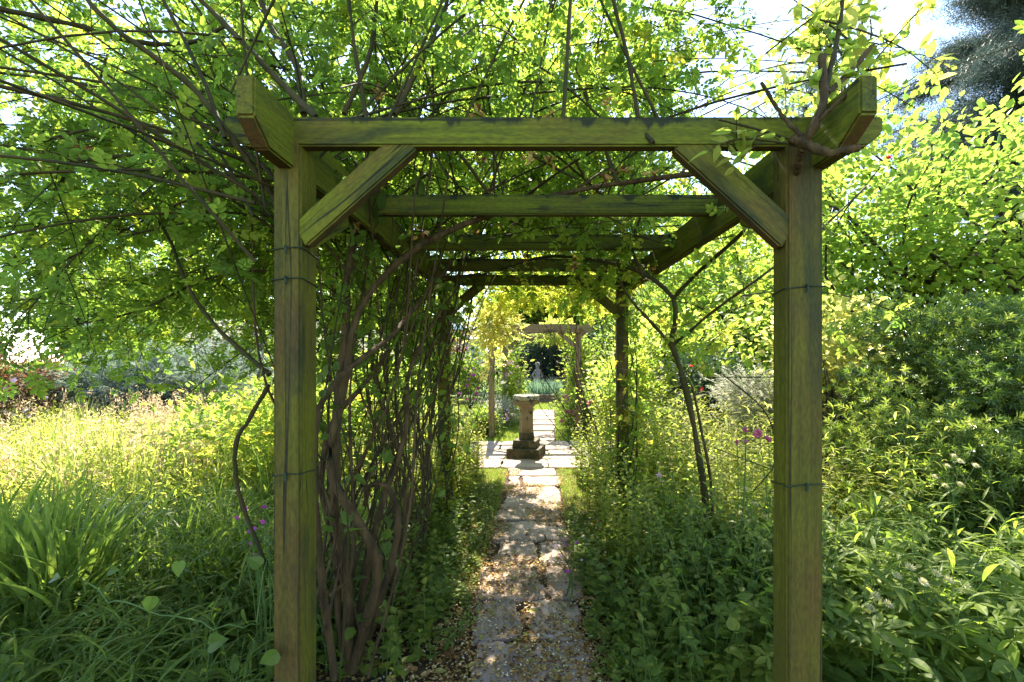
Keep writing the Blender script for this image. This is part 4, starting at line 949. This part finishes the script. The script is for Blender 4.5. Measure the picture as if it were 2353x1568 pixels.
# statue: a small seated figure of a child, one continuous body
st = bpy.data.meshes.new('statue'); bm = bmesh.new()
bm.free()
def lathe_join(name, rings, mat, loc):
    """rings: (z, cx, cy, rx, ry) stacked into a continuous surface"""
    n = 20; bm = bmesh.new(); vs = []
    for z, cx, cy_, rx, ry in rings:
        vs.append([bm.verts.new((cx + rx * math.cos(2 * math.pi * k / n), cy_ + ry * math.sin(2 * math.pi * k / n) * (1.0), z)) for k in range(n)])
    for a_, b_ in zip(vs[:-1], vs[1:]):
        for i in range(n): bm.faces.new((a_[i], a_[(i + 1) % n], b_[(i + 1) % n], b_[i]))
    bm.faces.new(vs[0][::-1]); bm.faces.new(vs[-1])
    for f in bm.faces: f.smooth = True
    me = bpy.data.meshes.new(name); bm.to_mesh(me); bm.free(); me.materials.append(mat)
    o = bpy.data.objects.new(name, me); COL.objects.link(o); o.location = loc; return o
stt = thing('statue', 'small weathered stone statue of a standing child among the lavender', 'statue', (.155, 16.1, 0))
def statue_body():
    me = bpy.data.meshes.new('figure')
    pts = [((0, 0, .62), .10), ((0, 0, .80), .085), ((0, 0, .96), .095), ((0, -.01, 1.06), .05), ((0, -.02, 1.17), .082), ((0, -.03, 1.24), .07),
           ((.10, 0, .98), .045), ((.17, -.04, .82), .034), ((.08, -.13, .78), .026), ((-.10, 0, .98), .045), ((-.17, -.03, .82), .034), ((-.09, -.12, .74), .026),
           ((.06, 0, .45), .07), ((.06, -.02, .22), .05), ((-.06, 0, .45), .07), ((-.06, -.02, .22), .05)]
    ed_ = [(0, 1), (1, 2), (2, 3), (3, 4), (4, 5), (2, 6), (6, 7), (7, 8), (2, 9), (9, 10), (10, 11), (0, 12), (12, 13), (0, 14), (14, 15)]
    me.from_pydata([p for p, r in pts], ed_, []); o = bpy.data.objects.new('figure', me); COL.objects.link(o)
    md = o.modifiers.new('skin', 'SKIN'); md.use_smooth_shade = True
    for i, (p, r) in enumerate(pts): me.skin_vertices[0].data[i].radius = (r, r)
    me.skin_vertices[0].data[0].use_root = True
    o.modifiers.new('sub', 'SUBSURF').levels = 2; o.modifiers['sub'].render_levels = 2
    me.materials.append(M['statue']); o.parent = stt; return o
statue_body()
prism_n('plinth', 8, [(0, .2), (.04, .21), (.17, .19), (.20, .17)], M['statue'], stt, .3, .003, 2)
hr = lathe_join('curly_hair', [(0, 0, 0, .03, .03), (.03, 0, 0, .075, .075), (.09, 0, 0, .095, .095), (.14, 0, 0, .075, .075), (.17, 0, 0, .025, .025)], M['statue'], (0, .015, 1.14)); hr.parent = stt

# roses on the far pergola, and the borders beside it
bush('climbing_rose', 'climbing rose with pale pink blooms on the left posts of the far pergola', 'climbing rose', (-.62, 10.9, 0), (-.54, 10.9, 1.0), (.22, .5, .95), 80, 26, ROSE5, .095, M['lime'], csz=.12, R=(0, .8), flowers=('palepink', 26, .045, 'flowers', ROSEFL), nst=20, stem_r=.01, group='climbing roses on the far pergola')
bush('climbing_rose', 'climbing rose with a single deep pink bloom on the right posts of the far pergola', 'climbing rose', (1.0, 10.9, 0), (1.0, 10.6, .95), (.22, .7, .85), 110, 26, ROSE5, .095, M['lime'], csz=.12, R=(0, .9), flowers=('pink', 7, .055, 'flowers', ROSEFL), nst=20, stem_r=.01, group='climbing roses on the far pergola')
bush('climbing_rose', 'rose spray hanging under the far pergola roof', 'climbing rose', (.95, 9.2, 0), (.45, 9.6, 1.97), (.42, .8, .14), 30, 22, ROSE5, .10, M['lime'], csz=.09, R=(.2, 1), nst=3, stem_r=.008, group='climbing roses on the far pergola')
YR = bush('yellow_rose_branch', 'rambling rose with glowing yellow leaves hanging before the far pergola', 'climbing rose', (-.95, 6.2, 0), (-.60, 6.3, 1.88), (.34, .22, .38), 40, 12, ROSE, .12, M['rose_yellow'], csz=.085, R=(.1, 1), nst=8, stem_r=.006, rough=.45)
bush('yellow_green_rose', 'yellow-green rose foliage arching over the path beyond the front pergola', 'climbing rose', (1.0, 5.6, 0), (.25, 5.9, 2.40), (1.1, .35, .26), 70, 24, ROSE, .11, M['rose'], csz=.14, R=(.55, 1), nst=24, stem_r=.008)
bush('rose_bush', 'low rose bush with crimson-pink flowers at the foot of the far right post', 'rose bush', (.85, 8.8, 0), (.9, 8.9, .42), (.38, .7, .38), 90, 28, ROSE5, .08, M['herb'], csz=.10, flowers=('pink', 26, .05, 'flowers', ROSEFL), nst=20, stem_r=.006)
bush('border_bush', 'low rounded bush at the foot of the far left post', 'shrub', (-.95, 8.6, 0), (-.95, 8.7, .22), (.28, .35, .26), 50, 36, L2R, .06, M['herb'], csz=.08, nst=16)
bush('flowering_bush', 'pale flowering border plants left of the far path', 'shrub', (-.75, 9.8, 0), (-.72, 9.9, .3), (.3, .7, .3), 80, 30, L2, .05, M['pale'], csz=.10, flowers=('palepink', 60, .03, 'flowers', BLOSSOM), nst=20)
bush('border_bush', 'green bush between the far left posts', 'shrub', (-.6, 12.2, 0), (-.5, 12.2, .4), (.28, .6, .38), 60, 36, L2R, .06, M['herb'], csz=.10, nst=16)
bush('tall_shrub', 'tall lime-leaved shrub between the pedestal and the far right post', 'shrub', (1.45, 6.6, 0), (1.35, 6.5, .85), (.42, .7, .75), 170, 40, L2R, .06, M['lime'], csz=.12, R=(.1, 1), nst=30)
bush('magenta_bush', 'bush with magenta flower spikes in front of the clipped hedge', 'shrub', (-1.7, 12.6, 0), (-1.65, 12.6, 1.0), (.45, .4, .6), 60, 36, L2, .07, M['herb'], csz=.14, flowers=('magenta', 34, .05, 'flowers', BLOSSOM), nst=20)

# ---------------------------------------------------------------- borders beside the front pergola (masses of stems nobody could count)
def mass(name, label, leaf, fn, stemm='stem'):
    gl, gs = Geo(), Geo(); fn(gl, gs)
    root = thing(name, label, 'plants'); root['kind'] = 'stuff'
    a_ = gl.obj('leaves', M[leaf], root=root); b_ = gs.obj('stems', M[stemm], root=root)
    a_['kind'] = 'stuff'; b_['kind'] = 'stuff'
    return root
def f(gl, gs):
    x, y_ = uni(420, .50, 1.5, 2.75, 6.0); k = x > .48 + .05 * np.sin(y_ * 4); x, y_ = x[k], y_[k]
    h = rng.uniform(.35, .75, len(x)) + .35 * np.clip((x - .7), 0, 1) + .1 * (y_ > 4)
    herbs(gl, gs, x, y_, h, 22, L2, .062, .15)
    x, y_ = uni(420, 1.2, 2.6, 2.9, 6.4); herbs(gl, gs, x, y_, rng.uniform(.6, 1.15, len(x)), 24, LANCE, .13, .12, R=(.2, 1))
mass('border_plants', 'tall leafy perennials filling the bed right of the path between the posts', 'lime', f)
def f(gl, gs):
    x, y_ = uni(560, .34, 1.35, 1.75, 3.3); k = (x > .36 + .12 * (2.6 - y_)) & (np.sin(x * 7 + 1) * np.sin(y_ * 5) > -.5); x, y_ = x[k], y_[k]
    herbs(gl, gs, x, y_, rng.uniform(.12, .45, len(x)) * (1 + .6 * (x > .7)), 9, L2R, .062, .35, pitch=.15)
    x, y_ = uni(110, .60, 1.5, 1.7, 2.9); herbs(gl, gs, x, y_, rng.uniform(.2, .5, len(x)), 3, PALM, .11, .2, pitch=.1, lowfree=.7)
    x, y_ = uni(150, .55, 1.5, 2.0, 3.3); herbs(gl, gs, x, y_, rng.uniform(.3, .85, len(x)), 16, L2, .05, .25, R=(.3, 1))
    x, y_ = uni(260, .28, .50, 1.9, 4.2); herbs(gl, gs, x, y_, rng.uniform(.05, .18, len(x)), 7, L2R, .038, .6, R=(.2, 1), pitch=.15)
    x, y_ = uni(70, .7, 1.5, 1.8, 2.8); herbs(gl, gs, x, y_, rng.uniform(.25, .6, len(x)), 5, HEART, .085, .35, R=(.2, 1), pitch=0)
mass('ground_cover', 'shaded low ground cover spilling onto the path from the right', 'herb', f)
def f(gl, gs):
    x, y_ = uni(700, -1.5, -.62, 3.9, 6.0); k = x < -.66 - .08 * np.sin(y_ * 5); x, y_ = x[k], y_[k]
    herbs(gl, gs, x, y_, rng.uniform(.4, .95, len(x)), 22, L2, .055, .12, R=(.3, 1))
mass('border_plants', 'sunlit bushy perennials along the left edge of the path before the pedestal', 'lime', f)
def f(gl, gs):
    x, y_ = uni(420, -1.5, -.45, 2.0, 4.0); k = x < -.52; x, y_ = x[k], y_[k]
    herbs(gl, gs, x, y_, rng.uniform(.12, .42, len(x)), 10, L2R, .055, .3, pitch=.2)
_f0 = f
def f(gl, gs):
    _f0(gl, gs); x, y_ = uni(300, -.68, -.36, 2.2, 5.2); herbs(gl, gs, x, y_, rng.uniform(.04, .16, len(x)), 7, L2R, .036, .6, R=(.2, 1), pitch=.15)
mass('ground_cover', 'dark green ground cover under the bare rose stems', 'herb', f)
def f(gl, gs):
    x, y_ = uni(420, .95, 3.8, 1.6, 3.0); k = ~((x < 1.15) & (y_ < 1.75)); x, y_ = x[k], y_[k]
    herbs(gl, gs, x, y_, rng.uniform(.25, .62, len(x)), 4, PALM, .16, .2, pitch=.15, lowfree=.45, R=(0, .7))
    x, y_ = uni(300, 1.1, 3.8, 1.7, 3.0); herbs(gl, gs, x, y_, rng.uniform(.35, .85, len(x)), 14, LANCE, .17, .35, R=(.1, .8), pitch=.5)
    x, y_ = uni(260, 1.1, 3.8, 1.5, 2.8); herbs(gl, gs, x, y_, rng.uniform(.2, .5, len(x)), 6, LEAF4, .12, .3, R=(.0, .8), pitch=.1)
mass('border_plants', 'broad-leaved shade plants filling the bottom right corner', 'herb', f)
def f(gl, gs):
    x, y_ = uni(620, -3.2, -.95, 1.5, 3.2); k = np.sin(x * 4.1) * np.sin(y_ * 5 + 1) > -.45; x, y_ = x[k], y_[k]; herbs(gl, gs, x, y_, rng.uniform(.18, .68, len(x)), 15, LANCEN, .17, .55, R=(0, .9), pitch=.55)
    x, y_ = uni(260, -3.4, -1.0, 1.5, 3.4); herbs(gl, gs, x, y_, rng.uniform(.2, .5, len(x)), 8, LEAF4, .085, .3, R=(0, .7))
mass('border_plants', 'shaded tangle of narrow-leaved plants in the bottom left corner', 'herb', f)
def f(gl, gs):
    x, y_ = uni(90, -2.9, -1.0, 2.1, 3.2); herbs(gl, gs, x, y_, rng.uniform(.55, .85, len(x)), 26, LANCEN, .14, .75, R=(0, .6), pitch=.35)
mass('border_plants', 'tall arching narrow-leaved stems standing above the bottom left tangle', 'strap', f)
# strap leaves
g = Geo()
for k in range(70):
    cx_, cy_ = rng.uniform(-3.6, -1.2), rng.uniform(2.3, 3.6)
    wb = 1.0
    hb = 1.0
    if k < 16: cx_, cy_ = rng.uniform(-2.7, -2.0), rng.uniform(2.0, 2.5); wb = 1.9; hb = 1.3
    n = 22; b_ = np.c_[cx_ + rng.normal(0, .05, n), cy_ + rng.normal(0, .05, n), np.zeros(n)]; an = rng.uniform(0, 6.28, n)
    blades(g, b_, rng.uniform(.4, .72, n) * hb, np.c_[np.cos(an), np.sin(an)] * rng.uniform(.05, .5, n)[:, None], rng.uniform(.012, .026, n) * wb, 8)
o = g.obj('strap_leaves', M['strap']); tag(o, 'arching strap leaves standing in the shade left of the front post', 'plants', kind='stuff')
g = Geo()
for k in range(95):
    cx_, cy_ = rng.uniform(-5.5, -1.5), rng.uniform(3.8, 6.5); n = 18
    if k % 2: cx_ = rng.uniform(-3.2, -1.7)
    b_ = np.c_[cx_ + rng.normal(0, .06, n), cy_ + rng.normal(0, .06, n), np.zeros(n)]; an = rng.uniform(0, 6.28, n)
    blades(g, b_, rng.uniform(.5, .85, n), np.c_[np.cos(an), np.sin(an)] * rng.uniform(.03, .35, n)[:, None], rng.uniform(.014, .03, n), 7)
o = g.obj('strap_leaves', M['grass']); tag(o, 'sunlit upright strap leaves among the grasses left of the rose stems', 'plants', kind='stuff')
# sunny left garden
g = Geo(); n = 26000
x, y_ = uni(n, -13, -1.0, 4.0, 12); k = (x < -1.2 - .1 * y_); x, y_ = x[k], y_[k]; n = len(x); an = rng.uniform(0, 6.28, n)
pt = .5 + .5 * np.sin(x * 2.3 + 1 + .8 * np.sin(y_ * 1.9)) * np.sin(y_ * 1.7 + .9 * np.cos(x * 1.3))
blades(g, np.c_[x, y_, np.zeros(n)], rng.uniform(.3, .62, n) * (.6 + .8 * pt) + .02 * (y_ - 4), np.c_[np.cos(an), np.sin(an)] * rng.uniform(.03, .35, n)[:, None], rng.uniform(.006, .016, n), 5, R=np.clip(pt * .45 + rng.random(n) * .5, 0, 1))
tag(g.obj('meadow_grass', M['grass']), 'long sunlit grasses filling the open garden on the left', 'grass', kind='stuff')
g, gs = Geo(), Geo(); n = 1500
x, y_ = uni(n, -10, -2.0, 3.9, 8.0); k = (x < -.62 * y_) & (rng.random(n) < .9) & (np.sin(x * 1.1) + np.sin(y_ * 1.4 + 2) > -.9); x, y_ = x[k], y_[k]; n = len(x)
h = rng.uniform(.45, .85, n) + .03 * (y_ - 4); an = rng.uniform(0, 6.28, n); ln = rng.uniform(.02, .2, n)
t = np.linspace(0, 1, 5); P = np.zeros((n, 5, 3)); P[:, :, 0] = x[:, None] + (np.cos(an) * ln)[:, None] * t ** 2; P[:, :, 1] = y_[:, None] + (np.sin(an) * ln)[:, None] * t ** 2; P[:, :, 2] = h[:, None] * t
tubes(gs, P, np.full((n, 5), .0018), 3)
for j in range(16):
    q = 1 - .42 * rng.random(n); pos = np.stack([x + np.cos(an) * ln * q ** 2, y_ + np.sin(an) * ln * q ** 2, h * q], -1) + rng.normal(0, .022, (n, 3))
    scatter(g, L2N, pos, nrmz(rdir(n) + np.array([0, 0, .6])), rdir(n), rng.uniform(.025, .06, n))
sr = thing('seed_heads', 'airy pinkish-tan grass seed heads glowing in the left garden', 'grass'); sr['kind'] = 'stuff'
a_ = g.obj('panicles', M['seed'], root=sr); a_['kind'] = 'stuff'; b_ = gs.obj('stalks', M['seed'], root=sr); b_['kind'] = 'stuff'
def f(gl, gs):
    x, y_ = uni(2600, -9, -1.6, 3.4, 9); herbs(gl, gs, x, y_, rng.uniform(.3, .75, len(x)), 14, L2N, .10, .2, R=(.3, 1), pitch=.6)
mass('border_plants', 'fine yellow-green perennials among the sunlit grasses on the left', 'lime', f)

# pale pink flower clusters in the left garden
for k, (u, v, d, lb) in enumerate([(60, 1085, 5.2, 'flat pale pink flower heads at the far left of the sunny garden'), (120, 1070, 5.6, 'pale pink flower heads just right of the leftmost ones'), (165, 1045, 6.0, 'small pale lilac flower heads in the sunny garden, farthest from the left edge')]):
    p = W(u, v, d); r0 = thing('flowering_perennial', lb, 'flower', (p[0], p[1], 0), 'pale pink perennials in the left garden')
    g, gs = Geo(), Geo(); n = 7; tops = p + rng.normal(0, 1, (n, 3)) * np.array([.12, .1, .05])
    t = np.linspace(0, 1, 5)[None, :, None]; P = np.array([p[0], p[1], 0])[None, None] * (1 - t) + tops[:, None] * t; tubes(gs, P, np.full((n, 5), .003), 4)
    for c in tops:
        m_ = 26; scatter(g, BLOSSOM, c + rng.normal(0, 1, (m_, 3)) * np.array([.03, .03, .008]), rdir(m_), rdir(m_, 3), .014)
    g.obj('flowers', M['palepink'], root=r0); gs.obj('stems', M['stem'], root=r0)
# flowers scattered in beds: each a plant
def flower_plant(u, v, d, mat, tpl, size, n, lb, spread=.04, name='flower', grp=None, stemn=1):
    p = W(u, v, d); r0 = thing(name, lb, 'flower', (p[0], p[1], 0), grp); g, gs = Geo(), Geo()
    tops = p + rng.normal(0, 1, (n, 3)) * spread
    t = np.linspace(0, 1, 6)[None, :, None]; b_ = np.array([p[0] + rng.normal(0, .03), p[1] + .03, 0])
    P = b_ * (1 - t) + tops[:, None] * t; P[:, :, 0] += .03 * np.sin(t[:, :, 0] * 3)
    tubes(gs, P, np.full((n, 6), .0022), 4)
    for i in range(n):
        g = Geo(); scatter(g, tpl, tops[i:i + 1], rdir(1), nrmz(rdir(1) * .6 + np.array([0, -.7, .9])), size * rng.uniform(.8, 1.2))
        g.obj('blossom', M[mat], root=r0)
    gs.obj('stem', M['stem'], root=r0); return r0
flower_plant(1762, 998, 2.5, 'pink', ROSEFL, .03, 3, 'deep pink bloom just left of the front right post')
flower_plant(1700, 1015, 2.6, 'pink', ROSEFL, .02, 3, 'faded pink blooms a little left of the deep pink one')
flower_plant(1515, 1110, 3.3, 'palepink', BLOSSOM, .022, 2, 'small pale pink flower left of the slim rose trunk')
flower_plant(572, 1182, 1.9, 'magenta', BLOSSOM, .013, 3, 'upper magenta flowers beside the thorny stem left of the front left post')
flower_plant(600, 1215, 1.9, 'magenta', BLOSSOM, .013, 5, 'lower magenta flowers touching the front left post')
flower_plant(1300, 1245, 2.75, 'magenta', BLOSSOM, .010, 4, 'small lilac flowers at the right edge of the path', .03)
flower_plant(1305, 1300, 2.6, 'magenta', BLOSSOM, .010, 4, 'lilac flowers nearest the camera at the right edge of the path', .03)
flower_plant(1310, 1270, 2.9, 'palepink', BLOSSOM, .012, 5, 'pale pink flowers in the ground cover right of the path', .05)
flower_plant(2020, 370, 4.2, 'red', ROSEFL, .03, 1, 'tiny red flower high in the lime foliage right of the pergola')

# greenish white astrantia heads
def astrantia(lst, lb, base_d):
    u, v, d = lst[0]; p = W(u, v, d); r0 = thing('astrantia', lb, 'flower', (p[0] - .03, p[1], 0), 'astrantia plants right of the front post'); gs = Geo(); c = [W(*q) for q in lst]
    mid = np.mean(c, 0) * np.array([1, 1, .84]); b_ = np.array([p[0] - .03, p[1], 0])
    P = smooth([b_, b_ * .5 + mid * .5 + np.array([.02, 0, 0]), mid], 8); tubes(gs, P[None], np.full((1, 8), .0035), 5)
    for q in c:
        PP = smooth([mid, (mid + q) / 2 + np.array([0, 0, -.01]), q], 5); tubes(gs, PP[None], np.full((1, 5), .0018), 4)
        g = Geo(); dn = np.array([[rng.normal(0, .25), -.55, .8]]); scatter(g, STAR, q[None], np.array([[1., 0, 0]]), dn, .021); m_ = 30
        scatter(g, L2N, q + rdir(m_) * .003 + np.array([0, 0, .004]), nrmz(rdir(m_) + nrmz(dn) * 1.1), rdir(m_), .014); g.obj('flower_head', M['white'], root=r0)
    gs.obj('stem', M['stem'], root=r0)
    gl = Geo(); n = 8; an = rng.uniform(0, 6.28, n); pos = np.c_[b_[0] + np.cos(an) * .08, b_[1] + np.sin(an) * .08, rng.uniform(.2, .45, n)]
    scatter(gl, PALM, pos, np.c_[np.cos(an), np.sin(an), np.full(n, .1)], np.tile([0, 0, 1.], (n, 1)), .12); gl.obj('leaves', M['herb'], root=r0)
astrantia([(2205, 1062, 2.3), (2240, 1072, 2.3), (2175, 1073, 2.35), (2190, 1050, 2.4), (2145, 1098, 2.3), (2170, 1118, 2.3), (2205, 1115, 2.3)], 'tall astrantia with white starry heads before the low evergreen shrub', 2.3)
astrantia([(2090, 1305, 1.75), (2150, 1320, 1.75), (2180, 1335, 1.72), (2215, 1345, 1.75), (2120, 1340, 1.72), (2060, 1325, 1.8)], 'astrantia with a dense cluster of greenish white heads, lowest at the right', 1.75)
astrantia([(2010, 1370, 1.8), (2040, 1390, 1.75), (2000, 1400, 1.8)], 'small astrantia with three pale heads beside the front right post', 1.8)
astrantia([(1712, 1125, 2.7), (1735, 1160, 2.7), (1700, 1180, 2.7), (1760, 1190, 2.7), (1722, 1200, 2.65)], 'astrantia with fuzzy white heads left of the front right post', 2.7)

# hedge bindweed trailing over the plants bottom left
bw_ = thing('bindweed', 'bindweed stem with heart-shaped leaves trailing across the bottom left plants', 'climber', tuple(W(640, 1470, 1.62) * np.array([1, 1, 0])))
g = Geo(); P = smooth([W(200, 1330, 1.55), W(240, 1375, 1.52), W(330, 1400, 1.5), W(440, 1430, 1.5), W(560, 1440, 1.5), W(620, 1420, 1.55), W(700, 1250, 1.6)][:6], 20); P = P + rng.normal(0, .004, P.shape); tubes(g, P[None], np.linspace(.0028, .0016, 20)[None], 6)
P2 = smooth([W(590, 1430, 1.5), W(620, 1300, 1.5), W(600, 1200, 1.55), W(470, 1170, 1.6)][:2] + [W(640, 1420, 1.5) + np.array([0, .1, -.5])], 8); tubes(g, P2[None], np.full((1, 8), .0024), 6); g.obj('stem', M['stem'], root=bw_, smooth=True)
gl = Geo()
for (u, v, d, dx, dz, s) in ((410, 1290, 1.5, .2, -.6, .075), (350, 1370, 1.5, -.1, -1, .085), (250, 1310, 1.55, .6, .1, .07), (600, 1300, 1.55, -.8, .7, .085), (560, 1400, 1.5, .2, -1, .085), (480, 1480, 1.45, .7, .3, .11), (120, 1330, 1.6, .5, .2, .07),
                             (640, 1500, 1.4, -.7, -.4, .10)):
    scatter(gl, HEART, W(u, v, d)[None], np.array([[dx, -.25, dz]]), np.array([[rng.normal(.2, .5), -.8, rng.normal(.5, .4)]]), s * .62, np.array([rng.random() * .5]))
gl.obj('leaves', M['strap'], root=bw_)

# ---------------------------------------------------------------- lawn strips, litter
g = Geo()
def turf_strip(n, x0, x1, y0, y1, h=(.015, .04)):
    x, y_ = uni(n, x0, x1, y0, y1); an = rng.uniform(0, 6.28, n)
    return x, y_, an, rng.uniform(*h, n)
for (n, x0, x1, y0, y1) in ((16000, -.85, -.33, 2.7, 6.0), (15000, .29, .9, 2.7, 6.0), (22000, -1.6, -.2, 8.0, 12.7), (20000, .3, 1.5, 8.0, 12.7), (30000, -3.5, 4, 12.7, 15.0), (6000, -2, -1.0, 6, 8)):
    x, y_, an, h = turf_strip(n, x0, x1, y0, y1)
    k = (np.abs(x - pcx(y_)) > .30) | (y_ > 12.7); k &= rng.random(n) < np.clip((y_ - 2.6) * 1.3, .1, 1); x, y_, an, h = x[k], y_[k], an[k], h[k]
    sc_ = 1 if y0 < 7 else 1.5
    blades(g, np.c_[x, y_, np.full(len(x), -.012)], h * sc_ + .01, np.c_[np.cos(an), np.sin(an)] * rng.uniform(.005, .025, len(x))[:, None], .004 * sc_, 3, R=rng.random(len(x)) * .9)
# moss and tiny weeds in the joints
tag(g.obj('grass', M['lawn']), 'short sunlit grass beside the path and on the lawn', 'grass', kind='stuff')
g = Geo()
def lit(n, x0, x1, y0, y1, s, keep=None, z=.004):
    x, y_ = uni(n, x0, x1, y0, y1)
    if keep is not None: k = keep(x, y_); x, y_ = x[k], y_[k]
    n = len(x); on = np.abs(x - pcx(y_)) < .33
    an = rng.uniform(0, 6.28, n); scatter(g, LEAF4 if s > .03 else L2, np.c_[x, y_, np.where(on, .015, .0) + z + rng.random(n) * .008], np.c_[np.cos(an), np.sin(an), rng.normal(0, .12, n)], nrmz(np.c_[rng.normal(0, .35, (n, 2)), np.ones(n)]), s * rng.uniform(.5, 1.3, n))
edge = lambda x, y_: rng.random(len(x)) < np.clip((np.abs(x - pcx(y_)) - .12) * 3.2, .12, 1) * np.clip((5.2 - y_) * .7, .1, 1)
lit(20000, -1.0, .75, 1.3, 5.6, .020, edge); lit(7000, -.5, .42, 1.3, 3.4, .019, lambda x, y_: rng.random(len(x)) < np.clip((3.6 - y_) * .55, 0, .9)); lit(14000, -.42, .36, 1.3, 5.9, .018, lambda x, y_: np.sin(x * 9 + y_ * 3) + np.sin(y_ * 6.5 - x * 4) > .25); lit(1500, -1.0, .8, 1.3, 4.5, .045, edge)
tag(g.obj('leaf_litter', M['litter']), 'brown fallen leaves strewn along both edges of the near path', 'leaf litter', kind='stuff')
g = Geo(); lit(2600, -.75, .55, 1.3, 4.2, .014, None, .01)
tag(g.obj('fallen_petals', M['petal']), 'tiny cream petals scattered over the near paving', 'petals', kind='stuff')
gl, gs = Geo(), Geo(); x, y_ = uni(1500, -.42, .38, 1.7, 7.6)
k = np.sin(x * 11 + y_ * 2) * np.sin(y_ * 8 + x * 3) > .1; x, y_ = x[k], y_[k]; 
herbs(gl, gs, x, y_, rng.uniform(.015, .05, len(x)), 5, L2R, .02, .3, pitch=.2, R=(.3, 1))
o = gl.obj('path_weeds', M['lawn']); tag(o, 'tiny weeds and moss growing in the joints of the path', 'weeds', kind='stuff')
